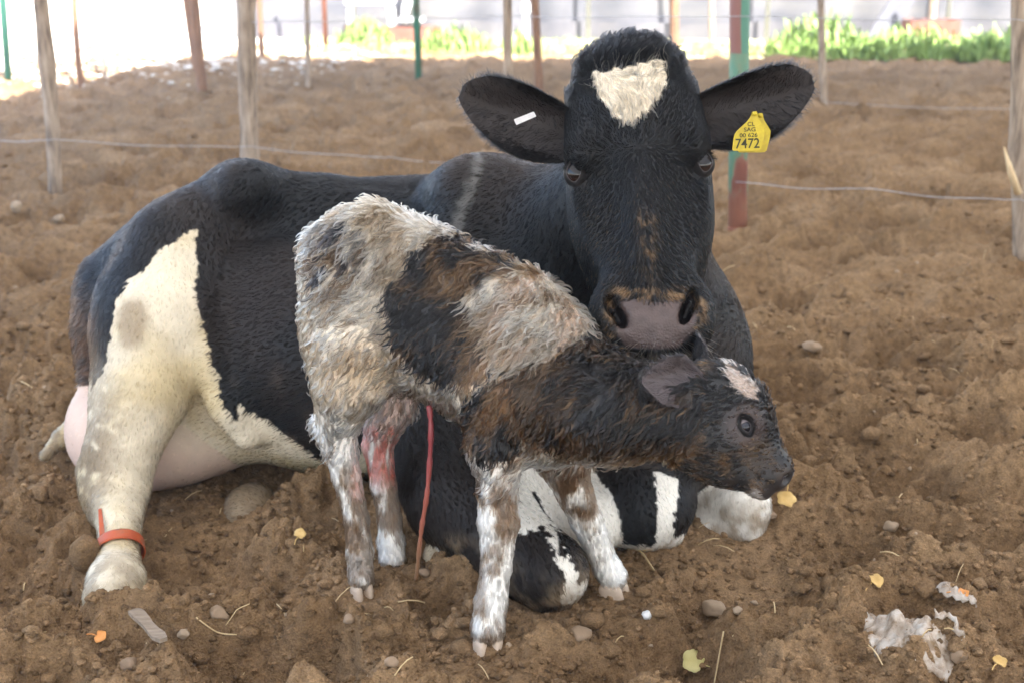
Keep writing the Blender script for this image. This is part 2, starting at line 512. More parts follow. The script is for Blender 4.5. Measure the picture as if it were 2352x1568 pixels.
def poly_sd(pts, x, z):
    """signed distance to a polygon in the side plane (negative inside)"""
    pts = np.asarray(pts); n = len(pts)
    d = np.full(len(x), 1e9); ins = np.zeros(len(x), bool)
    for i in range(n):
        a, b = pts[i], pts[(i + 1) % n]
        e = b - a; wx, wz = x - a[0], z - a[1]
        t = np.clip((wx * e[0] + wz * e[1]) / (e @ e + 1e-12), 0, 1)
        d = np.minimum(d, (wx - t * e[0]) ** 2 + (wz - t * e[1]) ** 2)
        c = (a[1] > z) != (b[1] > z)
        xx = a[0] + (z - a[1]) * (b[0] - a[0]) / (b[1] - a[1] + 1e-12)
        ins ^= c & (x < xx)
    d = np.sqrt(d)
    return np.where(ins, -d, d)
def patch(body, px):
    """a coat patch outline: points on the animal's own flank, kept as x, z of the side view"""
    d = unit(np.array([ray(a, b) for a, b in px])); o = np.array([0, 0, CAM_H])
    t = np.full(len(d), 1.2); best = np.full(len(d), 9.0); bt = t.copy(); live = np.ones(len(d), bool)
    for _ in range(110):
        v = body.at(o + d * t[:, None])
        up = live & (v < best); best[up] = v[up]; bt[up] = t[up]
        live &= (v > 0.001) & (t < 4.5)
        t = np.where(live, t + np.maximum(v * 0.7, 0.002), t)
    return (o + d * bt[:, None])[:, [0, 2]]
def unit(v): return v / (np.linalg.norm(v, axis=1)[:, None] + 1e-12)

# ------------------------------------------------------------------ fur
def scatter(V, F, w, n):
    T = np.concatenate([F[:, [0, 1, 2]], F[:, [0, 2, 3]]])
    a = V[T[:, 0]]; e1 = V[T[:, 1]] - a; e2 = V[T[:, 2]] - a
    nn = np.cross(e1, e2); ar = np.linalg.norm(nn, axis=1)
    p = ar * w[T].mean(1); p = p / p.sum()
    k = rng.choice(len(T), n, p=p)
    r1, r2 = rng.random(n), rng.random(n)
    f = r1 + r2 > 1; r1[f] = 1 - r1[f]; r2[f] = 1 - r2[f]
    return a[k] + e1[k] * r1[:, None] + e2[k] * r2[:, None], nn[k] / (ar[k][:, None] + 1e-12), T[k, 0]
def strands(root, nrm, flow, L, lift, curl, cfreq, npts):
    t = np.linspace(0, 1, npts)
    fl = unit(flow - nrm * (flow * nrm).sum(1)[:, None])
    side = np.cross(nrm, fl)
    out = np.zeros((len(root), npts, 3)); out[:, 0] = root - nrm * 0.0006
    ph = rng.uniform(0, 2 * PI, len(root))
    p = out[:, 0].copy()
    for i in range(1, npts):
        tm = (t[i] + t[i - 1]) / 2
        d = unit(fl + nrm * (lift * (1 - 0.85 * tm))[:, None])
        p = p + d * (L / (npts - 1))[:, None]
        a = cfreq * 2 * PI * t[i] + ph
        out[:, i] = p + (np.cos(a)[:, None] * side + 0.7 * (np.sin(a) - np.sin(ph))[:, None] * nrm) * (curl * L * t[i])[:, None]
    return out
def hair_obj(name, parent, pts, col, rad, mat, tip=0.25):
    N, K, _ = pts.shape
    hc = bpy.data.hair_curves.new(name)
    hc.add_curves([K] * N)
    hc.attributes['position'].data.foreach_set('vector', pts.astype(np.float32).ravel())
    r = np.asarray(rad).reshape(-1, 1) * np.ones((N, 1)) * (1 - (1 - tip) * np.linspace(0, 1, K) ** 1.5)[None, :]
    at = hc.attributes.get('radius') or hc.attributes.new('radius', 'FLOAT', 'POINT')
    at.data.foreach_set('value', r.astype(np.float32).ravel())
    ca = hc.attributes.new('col', 'FLOAT_COLOR', 'CURVE')
    C4 = np.ones((N, 4), np.float32); C4[:, :3] = col
    ca.data.foreach_set('color', C4.ravel())
    hc.materials.append(mat)
    o = bpy.data.objects.new(name, hc)
    link(o, parent)
    return o
def clump(pts, root, nrm, flow, n_cl, amount, L, lift, curl, cfreq, power=0.8):
    """pull strands towards a guide strand of their lock"""
    sel = rng.choice(len(root), min(n_cl, len(root)), replace=False)
    gp = strands(root[sel], nrm[sel], flow[sel], L[sel] * 1.05, lift[sel], curl[sel], cfreq, pts.shape[1])
    kd = kdtree.KDTree(len(sel))
    for i, s in enumerate(sel): kd.insert(root[s], i)
    kd.balance()
    idx = np.array([kd.find(r)[1] for r in root])
    t = np.linspace(0, 1, pts.shape[1])
    g = gp[idx]
    off = np.linalg.norm(root - root[sel][idx], axis=1)
    a = np.clip(amount, 0, 1)[:, None] * (t ** power)[None, :]
    res = pts * (1 - a[:, :, None]) + g * a[:, :, None]
    return res, idx
def mixc(a, b, t):
    return a * (1 - t[:, None]) + b * t[:, None]
# ================================================================== COW
cow_root_loc = (-0.3, 2.9, 0.0)
cow = empty('cow', cow_root_loc, 'black and white dairy cow lying on the soil with her head raised towards the viewer', 'cow')
C = Body()
def rotz(a):
    c, s = math.cos(a), math.sin(a)
    return np.array([[c, -s, 0], [s, c, 0], [0, 0, 1.0]])
def roty(a):
    c, s = math.cos(a), math.sin(a)
    return np.array([[c, 0, s], [0, 1, 0], [-s, 0, c]])
RZ = rotz(math.radians(-14))
# trunk
def HP0(s): return P(1450, 110, 2.42) + (P(1500, 735, 2.17) - P(1450, 110, 2.42)) * (s / 0.52) + np.array([0.0, 0.10, -0.06])
C.ell((-0.34, 2.985, 0.285), (0.72, 0.385, 0.325), RZ, k=0.05)
C.ell((-0.76, 3.06, 0.32), (0.28, 0.30, 0.24), RZ, k=0.10)
C.chain([P(268, 660, 3.08), P(350, 585, 3.06), P(450, 520, 3.04), P(548, 455, 3.02), P(640, 472, 3.02), P(760, 482, 3.02), P(900, 488, 3.0), P(1000, 488, 2.96), P(1085, 472, 2.90), P(1180, 475, 2.84)],
        [0.065, 0.06, 0.06, 0.065, 0.055, 0.06, 0.06, 0.06, 0.06, 0.07], k=0.10)
C.ell(P(566, 425, 2.93), (0.055, 0.05, 0.045), k=0.09)              # near hook bone
C.ell((-0.66, 3.22, 0.60), (0.07, 0.06, 0.045), k=0.10)
C.ell(P(285, 720, 2.98), (0.08, 0.10, 0.13), k=0.10)               # pin / rump rear
C.cone(P(270, 680, 3.02), P(255, 860, 2.95), 0.07, 0.065, k=0.08)
C.chain([P(245, 640, 3.04), P(228, 760, 2.96), P(222, 880, 2.90)], [0.05, 0.045, 0.032], k=0.04, g='tail')
# shoulder, chest, neck
C.ell((0.14, 2.80, 0.36), (0.30, 0.27, 0.33), RZ, k=0.12)
C.cone(P(1090, 470, 2.78), P(1120, 800, 2.66), 0.10, 0.13, k=0.12)   # near shoulder blade
C.ell((0.345, 2.66, 0.30), (0.185, 0.21, 0.27), RZ, k=0.10)
C.cone((0.12, 2.82, 0.46), (0.245, 2.56, 0.735), 0.21, 0.135, k=0.08, g='neck')
C.cone((0.30, 2.68, 0.40), (0.262, 2.54, 0.70), 0.18, 0.11, k=0.10, g='neck')
C.cone(P(1085, 468, 2.88), P(1330, 475, 2.62), 0.06, 0.075, k=0.09, g='neck')
C.cone((0.243, 2.58, 0.72), HP0(.10), 0.12, 0.085, k=0.05, g='neck')
# forelegs, folded
C.chain([P(990, 960, 2.62), P(1060, 1130, 2.44), P(1190, 1262, 2.29), P(1262, 1312, 2.235)], [0.140, 0.120, 0.086, 0.078], k=0.05, g='fore_near', ks=0.012)
C.cone(P(1255, 1330, 2.25), P(1010, 1280, 2.40), 0.052, 0.036, k=0.03, g='fore_near_foot')
C.cone(P(1150, 1040, 2.62), P(1330, 1205, 2.45), 0.12, 0.085, k=0.06, g='fore_mid')
C.chain([P(1400, 1080, 2.66), P(1475, 1150, 2.52), P(1478, 1165, 2.49)], [0.115, 0.098, 0.085], k=0.04, g='fore_far')
C.cone(P(1500, 1135, 2.55), P(1530, 1160, 2.53), 0.055, 0.05, k=0.05, g='fore_far')
C.chain([P(1555, 1110, 2.76), P(1640, 1140, 2.66), P(1700, 1158, 2.58)], [0.080, 0.076, 0.062], k=0.03, g='fore_white', ks=0.012)
C.ell(P(1712, 1172, 2.57), (0.050, 0.060, 0.066), k=0.03, g='fore_white')
C.cone(P(1712, 1212, 2.55), P(1585, 1222, 2.60), 0.044, 0.034, k=0.012, g='fore_white')
C.cone(P(1530, 1215, 2.50), P(1395, 1222, 2.58), 0.042, 0.036, k=0.012, g='fore_far')
# near hind leg stretched towards the viewer
C.chain([P(420, 600, 2.95), P(375, 760, 2.80), P(325, 900, 2.68), P(278, 1040, 2.60), P(268, 1120, 2.555), P(275, 1220, 2.42), P(276, 1262, 2.365), P(267, 1335, 2.26), P(262, 1372, 2.22)],
        [0.150, 0.158, 0.106, 0.080, 0.072, 0.042, 0.037, 0.056, 0.060], k=0.06, g='hind', ks=0.012)
C.cone(P(214, 1085, 2.59), P(228, 1185, 2.50), 0.036, 0.018, k=0.035, g='hind')   # point of the hock
C.cone(P(310, 690, 2.84), P(275, 930, 2.70), 0.07, 0.05, k=0.06, g='hind')
C.chain([P(440, 700, 2.74), P(478, 830, 2.70), P(520, 930, 2.68), P(565, 1000, 2.68)], [0.035, 0.028, 0.03, 0.03], k=0.05, g='fold')
C.ell(P(300, 1000, 2.85), (0.145, 0.14, 0.135), k=0.03, g='udder')
C.ell(P(215, 985, 2.87), (0.062, 0.08, 0.105), k=0.03, g='udder')
C.chain([P(190, 960, 2.98), P(142, 1005, 2.95), P(104, 1046, 2.91)], [0.03, 0.020, 0.015], k=0.02, g='switch')
C.ell(P(440, 985, 2.88), (0.130, 0.12, 0.125), k=0.10, g='udder')
C.ell(P(575, 1165, 2.73), (0.062, 0.09, 0.05), k=0.02, g='hind_far')
# ---- head in its own frame: s down the face, u across, v out of the face
hA, hB = P(1450, 110, 2.42), P(1500, 735, 2.17)
hD = (hB - hA) / np.linalg.norm(hB - hA)
hR = P(1628, 353, 2.3) - P(1318, 395, 2.3); hR -= hD * (hR @ hD); hR /= np.linalg.norm(hR)
hN = np.cross(hR, hD); hN = hN if hN[1] < 0 else -hN
HR = np.stack([hD, hR, hN], 1)
def HP(s, u, v): return hA + hD * s + hR * u + hN * v
def hell(c, r, k=0.03, sub=False, g='head', rot=0.0):
    R = HR @ rotz(rot) if rot else HR
    C.ell(HP(*c), r, R, k, g, sub)
def hcone(a, b, ra, rb, k=0.03, sub=False, g='head'): C.cone(HP(*a), HP(*b), ra, rb, k, g, sub)
hell((0.075, 0, -0.105), (0.115, 0.108, 0.10), 0.05)
hell((0.02, 0, -0.095), (0.060, 0.082, 0.06), 0.05)
hell((0.155, 0, -0.075), (0.15, 0.112, 0.068), 0.04)
hcone((0.20, 0, -0.125), (0.42, 0, -0.088), 0.102, 0.078, 0.05)
hcone((0.20, 0, -0.052), (0.43, 0, -0.034), 0.034, 0.044, 0.045)
for sg in (-1, 1):
    hell((0.178, sg * 0.100, -0.056), (0.048, 0.036, 0.042), 0.03)           # brow
    hell((0.125, sg * 0.110, -0.100), (0.07, 0.022, 0.05), 0.03)
    hell((0.275, sg * 0.098, -0.110), (0.09, 0.034, 0.055), 0.045)            # cheek bone
    hell((0.31, sg * 0.082, -0.150), (0.15, 0.040, 0.085), 0.05)              # cheek
    hcone((0.33, sg * 0.050, -0.065), (0.44, sg * 0.050, -0.045), 0.016, 0.026, 0.04)
    hell((0.290, sg * 0.066, -0.012), (0.08, 0.018, 0.018), 0.05, sub=True)
    hell((0.507, sg * 0.072, -0.030), (0.064, 0.040, 0.043), 0.025)           # nostril wings
hcone((0.30, 0, -0.20), (0.52, 0, -0.125), 0.062, 0.055, 0.04)
hell((0.505, 0, -0.060), (0.088, 0.102, 0.066), 0.04)
hell((0.515, 0, -0.012), (0.050, 0.062, 0.024), 0.025)
hell((0.565, 0, -0.045), (0.030, 0.068, 0.045), 0.02)
hell((0.600, 0, -0.095), (0.030, 0.058, 0.055), 0.02)
for sg in (-1, 1):
    hell((0.510, sg * 0.061, 0.010), (0.027, 0.0125, 0.048), 0.010, sub=True, rot=sg * -0.42)
    hell((0.487, sg * 0.073, 0.006), (0.020, 0.011, 0.040), 0.012, sub=True, rot=sg * -0.1)
    hell((0.216, sg * 0.150, -0.030), (0.034, 0.020, 0.022), 0.030, sub=True)    # eye hollow
    hell((0.262, sg * 0.100, -0.045), (0.030, 0.010, 0.012), 0.03, sub=True)
hcone((0.590, -0.075, -0.045), (0.590, 0.075, -0.045), 0.004, 0.004, 0.012, sub=True)

M_COWSKIN = attr_mat('cow_coat', 0.55, 0.25, 0.7, 420, 0.003)
_nt = M_COWSKIN.node_tree; _b = _nt.nodes['Principled BSDF']
_ga = _nt.nodes.new('ShaderNodeAttribute'); _ga.attribute_name = 'gloss'
_mr = _nt.nodes.new('ShaderNodeMapRange'); _mr.inputs[3].default_value = 0.6; _mr.inputs[4].default_value = 0.24
_vo = _nt.nodes.new('ShaderNodeTexVoronoi'); _vo.inputs['Scale'].default_value = 230
_tc = _nt.nodes.new('ShaderNodeTexCoord'); _nt.links.new(_tc.outputs['Object'], _vo.inputs['Vector'])
add_bump(_nt, _b, _vo.outputs['Distance'], 0.8, -0.0011)
_bp = [q for q in _nt.nodes if q.type == 'BUMP'][-1]; _nt.links.new(_ga.outputs['Fac'], _bp.inputs['Strength'])
_nt.links.new(_ga.outputs['Fac'], _mr.inputs[0]); _nt.links.new(_mr.outputs[0], _b.inputs['Roughness'])
Vc, Fc = C.mesh(0.005, 'body', M_COWSKIN)
Nc = vnormals(Vc, Fc)
GN = ['body', 'tail', 'neck', 'fore_near', 'fore_near_foot', 'fore_mid', 'fore_far', 'fore_white', 'hind', 'fold', 'udder', 'hind_far', 'switch', 'head']
# coat patches traced on the flank
PT = {}
PT['thigh'] = patch(C, [(458, 515), (430, 528), (380, 572), (340, 610), (300, 650), (265, 690), (250, 760), (246, 830), (225, 870), (165, 905), (140, 960), (140, 1120), (560, 1120),
                        (700, 1190), (912, 1190), (908, 1040), (860, 1030), (800, 1062), (735, 1055), (690, 1020), (640, 985), (590, 955), (552, 925), (540, 965), (515, 930), (490, 850), (482, 780), (462, 735), (452, 660), (444, 590)])
PT['fore_white'] = patch(C, [(1185, 1060), (1240, 1100), (1300, 1180), (1350, 1280), (1350, 1385), (1284, 1392), (1292, 1330), (1274, 1262), (1245, 1222), (1180, 1212)])
PT['star'] = patch(C, [(1364, 167), (1410, 158), (1460, 150), (1510, 140), (1535, 142), (1535, 185), (1522, 215), (1500, 240), (1490, 262), (1468, 280), (1452, 298), (1425, 285), (1405, 268), (1395, 240), (1378, 222), (1375, 195)])
PT['nosepad'] = patch(C, [(1425, 690), (1470, 687), (1510, 692), (1545, 690), (1585, 676), (1592, 690), (1600, 730), (1592, 765), (1572, 785), (1560, 800), (1440, 800), (1418, 770), (1410, 730), (1412, 700)])
BLACK = np.array([0.0055, 0.0058, 0.0070]); WHITE = np.array([0.56, 0.49, 0.37]); CREAM = np.array([0.48, 0.39, 0.235]); PINK = np.array([0.55, 0.37, 0.31])
MUD = np.array([0.135, 0.085, 0.045]); DUST = np.array([0.30, 0.22, 0.14]); PAD = np.array([0.075, 0.054, 0.050])
def cow_color(p, fur=False):
    n = len(p)
    gd = C.group_of(p, GN); gi = gd.argmin(1)
    hd = gd[:, GN.index('head')]; bd = np.delete(gd, GN.index('head'), 1).min(1)
    head = (p @ hD - hA @ hD > -0.09) & (hd < 0.03) & (hd < bd + 0.02) & (p[:, 1] < 2.56) & (p[:, 2] > 0.48)
    x, z = p[:, 0] + 0.008 * noise3(p * 70), p[:, 2] + 0.008 * noise3(p * 70 + 50)
    x = x + 0.012 * noise3(p * 18 + 5); z = z + 0.012 * noise3(p * 18 + 9)
    col = np.tile(BLACK, (n, 1))
    # faint rusty brown in the black coat of the flank
    col = mixc(col, np.array([0.016, 0.011, 0.009]), 0.7 * sstep(-0.1, 0.5, fbm3(p * 3.0 + 2)) * (~head))
    big = noise3(p * 9)
    wht = mixc(np.tile(WHITE, (n, 1)), CREAM, sstep(-0.25, 0.55, fbm3(p * 5 + 31)))
    wht = wht * (1 + 0.12 * noise3(p * 40))[:, None]
    fw_ = np.isin(gi, [GN.index(q_) for q_ in ('fore_mid', 'fore_white', 'fore_near', 'fore_far')])
    wht[fw_] = (np.array([0.62, 0.59, 0.53])[None] * (1 + 0.06 * noise3(p * 30))[:, None])[fw_]
    d = poly_sd(PT['thigh'], x, z)
    g = lambda nm: gi == GN.index(nm)
    isw = ((d < 0) & (g('body') | g('fold') | g('hind')) & ~head) | g('udder') | g('fore_mid') | g('fore_white') | g('fore_near_foot') | g('hind_far') | g('switch')
    isw |= g('hind') & (z < 0.20)
    isw &= ~g('tail')
    # foreleg markings
    wl = poly_sd(PT['fore_white'], x, z)
    isw = isw | (g('fore_near') & (wl < 0))
    isw = isw & ~(g('fore_near') & (wl >= 0))
    isw = np.where(g('fore_near') & (z < 0.035) & (x < P(1090, 1290, 2.35)[0]), True, isw)
    ff = g('fore_far')
    cx = P(1545, 1150, 2.5)[0]; lw = P(1450, 1238, 2.47)[2]
    isw = isw | (ff & (((x > cx - 0.045) & (x < cx + 0.002)) | (z < lw + 0.012) | (z < lw + 0.03 + 0.6 * (P(1400, 1200, 2.5)[0] - x))))
    col[isw] = wht[isw]
    # udder and inner thigh skin
    pk = g('udder') * sstep(-0.05, 0.05, 0.02 + 0.06 * big + 0.05)
    pk = pk * (0.30 + 0.6 * sstep(P(420, 1000, 2.8)[0], P(300, 1000, 2.8)[0], x) + 0.5 * sstep(0.16, 0.05, z + 0.04 * big))
    col = mixc(col, PINK * (1 + 0.1 * big)[:, None], 0.75 * np.clip(pk, 0, 1))
    # dirt on the lower hind leg and the rump
    lf = sstep(P(345, 1000, 2.62)[0], P(245, 1000, 2.62)[0], p[:, 0] - 0.10 * (z - 0.25))
    hl = g('hind') * sstep(0.46, 0.16, z + 0.05 * big) * (0.25 + 0.75 * lf) * sstep(-0.45, 0.35, fbm3(p * np.array([20, 20, 34.0])) + 0.35 * lf)
    hl = np.maximum(hl, 0.7 * g('hind') * sstep(0.13, 0.03, z + 0.03 * big) * sstep(-0.5, 0.3, fbm3(p * 25)))
    col = mixc(col, np.array([0.15, 0.108, 0.066]), 0.88 * np.clip(hl, 0, 1))
    el = np.hypot(x - P(330, 725, 2.75)[0], (z - P(330, 725, 2.75)[2]) * 0.8)
    col = mixc(col, DUST * 0.7, 0.7 * g('hind') * sstep(0.05, 0.02, el + 0.015 * big))
    lo = (g('fore_white') | g('fore_near_foot') | g('hind_far') | g('fore_mid') | (g('fore_near')))
    col = mixc(col, DUST * 0.7, 0.85 * lo * sstep(0.12, -0.02, z + 0.06 * big) * sstep(-0.4, 0.5, fbm3(p * 22)))
    col = mixc(col, DUST * 0.75, 0.85 * g('hind_far')); col = mixc(col, DUST * 0.6, (0.35 + 0.5 * sstep(-0.3, 0.3, fbm3(p * 30))) * g('switch'))
    rump = (~head) * sstep(P(300, 700, 2.95)[0], P(215, 700, 2.95)[0], x - 0.25 * (z - 0.3)) * sstep(0.48, 0.36, z) * (~isw)
    streak = np.sin(90 * (x * 0.35 + z) + 6 * noise3(p * 25)) * 0.5 + 0.5
    col = mixc(col, np.array([0.085, 0.048, 0.030]), np.clip(rump, 0, 1) * (0.35 + 0.6 * sstep(0.2, 0.8, streak)))
    bel = (~head) & (~isw) & g('body')
    col = mixc(col, np.array([0.065, 0.048, 0.038]), 0.7 * bel * sstep(0.45, 0.15, z + 0.1 * big) * sstep(0.0, 0.7, fbm3(p * np.array([30, 30, 9.0]))))
    # coat sheen painted into the colour as a pale shoulder ridge
    ridge = np.hypot(p[:, 0] - (P(1075, 440, 2.8)[0] - 0.35 * (P(1075, 440, 2.8)[2] - p[:, 2])), 0 * p[:, 0])
    ri = bel * sstep(0.022, 0.002, ridge + 0.016 * big + 0.010 * noise3(p * 50)) * sstep(0.55, 0.60, p[:, 2])
    col = mixc(col, np.array([0.12, 0.115, 0.105]), 0.7 * np.clip(ri, 0, 1))
    # head
    hs = (p - hA) @ hD; hu = (p - hA) @ hR; hv = (p - hA) @ hN
    col[head] = BLACK * 1.15
    st = head & (poly_sd(PT['star'], x * 0.6 + p[:, 0] * 0.4, z * 0.6 + p[:, 2] * 0.4) < 0) & (hv > -0.09)
    col[st] = (np.array([0.62, 0.54, 0.42]) * (1 + 0.25 * noise3(p * 60))[:, None])[st]
    front = head & (hv > -0.075)
    pd = poly_sd(PT['nosepad'], p[:, 0], p[:, 2])
    pdm = front * sstep(0.002, -0.004, pd)
    col = mixc(col, PAD * (1 + 0.35 * noise3(p * 55))[:, None], pdm)
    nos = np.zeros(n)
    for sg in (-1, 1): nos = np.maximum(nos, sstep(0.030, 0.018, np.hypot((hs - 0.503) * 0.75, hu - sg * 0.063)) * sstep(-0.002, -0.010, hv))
    col = mixc(col, np.array([0.010, 0.008, 0.009]), head * nos)  # dark nostril skin, with the shade of the hollow put into the colour
    ring = front * sstep(0.020, 0.006, np.abs(pd - 0.006)) * (hs < 0.55) * sstep(-0.2, 0.4, fbm3(p * 60))
    col = mixc(col, MUD * 1.5, 0.7 * np.clip(ring, 0, 1) * (pd > 0))
    # soil stuck on the bridge of the nose
    br = front * sstep(0.030, 0.0, np.abs(hu - 0.004) + 0.010 * big) * sstep(0.30, 0.33, hs) * sstep(0.47, 0.42, hs) * sstep(-0.1, 0.35, fbm3(p * 80))
    col = mixc(col, MUD * 1.3, 0.65 * np.clip(br, 0, 1))
    chin = head * sstep(0.578, 0.59, hs) * (np.abs(hu) < 0.06)
    col = mixc(col, np.array([0.35, 0.33, 0.30]), 0.75 * chin)
    wet = (pdm > 0.5)
    return np.clip(col, 0.004, 0.85), dict(head=head, gi=gi, isw=isw, hs=hs, hu=hu, hv=hv, pad=pdm, star=st)
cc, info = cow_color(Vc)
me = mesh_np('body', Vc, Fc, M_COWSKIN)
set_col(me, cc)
set_col(me, np.repeat(info['pad'][:, None], 3, 1), 'gloss')
cow_body = obj('body', me, cow)
# ================================================================== CALF
calf = empty('calf', (-0.1, 2.2, 0.0), 'wet newborn calf with white, black and mud-brown coat standing in front of the lying cow', 'calf')
K = Body()
RC = rotz(math.radians(-18))
def Rt(ax, az): return rotz(az) @ roty(ax)
K.ell(P(850, 632, 2.33), (0.128, 0.110, 0.118), Rt(0.25, -0.3), k=0.05)                      # pelvis
K.ell(P(812, 760, 2.29), (0.100, 0.085, 0.145), Rt(-0.1, -0.3), k=0.05)                      # near thigh
K.ell(P(870, 740, 2.40), (0.080, 0.065, 0.12), k=0.05)                                       # far thigh
K.ell(P(1030, 765, 2.27), (0.20, 0.122, 0.138), Rt(0.35, -0.32), k=0.06)                    # barrel
K.ell(P(1180, 838, 2.20), (0.138, 0.108, 0.142), Rt(0.3, -0.3), k=0.06)                      # shoulder, ribs
K.chain([P(765, 575, 2.34), P(862, 545, 2.33), P(985, 595, 2.30), P(1105, 655, 2.26), P(1205, 715, 2.21), P(1280, 795, 2.17)], [0.035, 0.040, 0.042, 0.045, 0.05, 0.05], k=0.07)
K.ell(P(1250, 960, 2.13), (0.095, 0.085, 0.085), k=0.06)                                     # brisket
K.chain([P(1225, 865, 2.15), P(1390, 940, 2.06), P(1560, 962, 2.00)], [0.118, 0.082, 0.064], k=0.05, g='neck')
K.chain([P(1285, 800, 2.16), P(1410, 905, 2.07), P(1580, 912, 2.01)], [0.04, 0.036, 0.036], k=0.05, g='neck')
# tail
K.chain([P(752, 585, 2.36), P(722, 630, 2.36), P(714, 720, 2.35), P(728, 830, 2.335), P(742, 900, 2.33)], [0.026, 0.021, 0.016, 0.016, 0.012], k=0.018, g='tail')
# legs
def foot(x, y): return np.array([x, y, gh(x, y)])
LG = {}
def leg(name, pts, rads, hoof_px, k=0.03):
    K.chain(pts, rads, k=k, g=name, ks=0.008); LG[name] = pts
leg('hind_near', [P(812, 790, 2.27), P(800, 880, 2.25), P(772, 985, 2.27), P(795, 1090, 2.27), P(818, 1190, 2.27), P(826, 1265, 2.27), P(829, 1322, 2.262)],
    [0.0836, 0.0665, 0.0344, 0.0258, 0.0224, 0.0241, 0.0245], None)
K.cone(P(735, 965, 2.285), P(775, 1010, 2.28), 0.016, 0.024, k=0.03, g='hind_near')
leg('hind_far', [P(885, 800, 2.41), P(898, 925, 2.39), P(868, 1020, 2.40), P(880, 1110, 2.39), P(895, 1190, 2.38), P(898, 1240, 2.375), P(900, 1278, 2.365)],
    [0.0712, 0.0494, 0.0292, 0.0241, 0.0224, 0.0258, 0.0267], None)
leg('fore_near', [P(1160, 900, 2.12), P(1145, 1010, 2.10), P(1142, 1110, 2.09), P(1145, 1195, 2.085), P(1140, 1300, 2.075), P(1128, 1380, 2.07), P(1121, 1438, 2.062)],
    [0.0855, 0.0589, 0.0344, 0.0353, 0.0258, 0.0279, 0.0310], None)
leg('fore_far', [P(1275, 960, 2.20), P(1290, 1050, 2.22), P(1320, 1130, 2.235), P(1345, 1190, 2.25), P(1375, 1260, 2.265), P(1393, 1300, 2.27), P(1407, 1322, 2.268)],
    [0.0712, 0.0475, 0.0327, 0.0292, 0.0249, 0.0258, 0.0275], None)
# head
fA, fB = P(1628, 886, 2.02), P(1782, 1086, 1.955)
fD = (fB - fA) / np.linalg.norm(fB - fA)
fN = np.array([0.12, -1.0, 0.12]); fN -= fD * (fN @ fD); fN /= np.linalg.norm(fN)      # out of the near cheek
fU = np.cross(fD, fN); fU = fU if fU[2] > 0 else -fU                                  # towards the forehead
FRm = np.stack([fD, fU, fN], 1)
def FP(s, u, n): return fA + fD * s + fU * u + fN * n
def fell(c, r, k=0.02, sub=False, rot=0.0): K.ell(FP(*c), r, FRm @ rotz(rot) if rot else FRm, k, 'head', sub)
def fcone(a, b, ra, rb, k=0.02, sub=False): K.cone(FP(*a), FP(*b), ra, rb, k, 'head', sub)
fell((0.030, -0.005, 0), (0.072, 0.066, 0.058), 0.03)
fell((0.058, 0.030, 0), (0.055, 0.034, 0.048), 0.03)
fell((0.075, -0.055, 0), (0.085, 0.055, 0.046), 0.03)
fcone((0.07, 0.008, 0), (0.172, 0.004, 0), 0.048, 0.030, 0.03)
fcone((0.06, -0.085, 0), (0.172, -0.036, 0), 0.036, 0.022, 0.03)
fell((0.182, -0.004, 0), (0.028, 0.031, 0.034), 0.018)
fell((0.186, -0.036, 0), (0.024, 0.019, 0.027), 0.010)
for sg in (-1, 1):
    fell((0.078, 0.022, sg * 0.047), (0.026, 0.014, 0.012), 0.018)
    fell((0.088, 0.004, sg * 0.058), (0.017, 0.012, 0.014), 0.010, sub=True)
    fell((0.202, 0.008, sg * 0.020), (0.009, 0.011, 0.013), 0.006, sub=True)
    fell((0.060, -0.045, sg * 0.040), (0.05, 0.03, 0.016), 0.03)
fcone((0.207, -0.026, -0.03), (0.165, -0.030, 0.035), 0.002, 0.002, 0.008, sub=True)

M_CALFSKIN = attr_mat('calf_coat', 0.5, 0.4, 0.3, 240, 0.002)
Vk, Fk = K.mesh(0.0036, 'body', M_CALFSKIN)
Nk = vnormals(Vk, Fk)
KN = ['body', 'neck', 'tail', 'hind_near', 'hind_far', 'fore_near', 'fore_far', 'head']
KP = {}
KP['mid'] = patch(K, [(935, 585), (1000, 545), (1060, 540), (1120, 565), (1180, 590), (1200, 612), (1120, 640), (1080, 670), (1048, 690), (1085, 720), (1100, 770), (1120, 820), (1135, 850),
                      (1090, 885), (1010, 880), (950, 850), (905, 800), (893, 730), (888, 660), (930, 640)])
KP['rear'] = patch(K, [(705, 600), (720, 560), (770, 510), (800, 500), (795, 540), (760, 580), (830, 590), (840, 620), (790, 640), (740, 640), (715, 680), (705, 640)])
KP['front'] = patch(K, [(1062, 910), (1110, 880), (1150, 868), (1230, 852), (1290, 815), (1330, 790), (1365, 755), (1380, 700), (1420, 740), (1560, 800), (1850, 780), (1850, 1150), (1640, 1120), (1545, 1060), (1440, 1035), (1330, 1040), (1200, 1050), (1100, 1060), (1060, 1000)])
KP['blaze'] = patch(K, [(1672, 850), (1700, 852), (1725, 880), (1738, 915), (1722, 905), (1700, 880)])
KBLACK = np.array([0.012, 0.012, 0.014]); KWHITE = np.array([0.78, 0.75, 0.70]); KCREAM = np.array([0.46, 0.36, 0.25]); KMUD = np.array([0.125, 0.070, 0.034]); KPINK = np.array([0.68, 0.45, 0.38]); KRED = np.array([0.50, 0.10, 0.075])
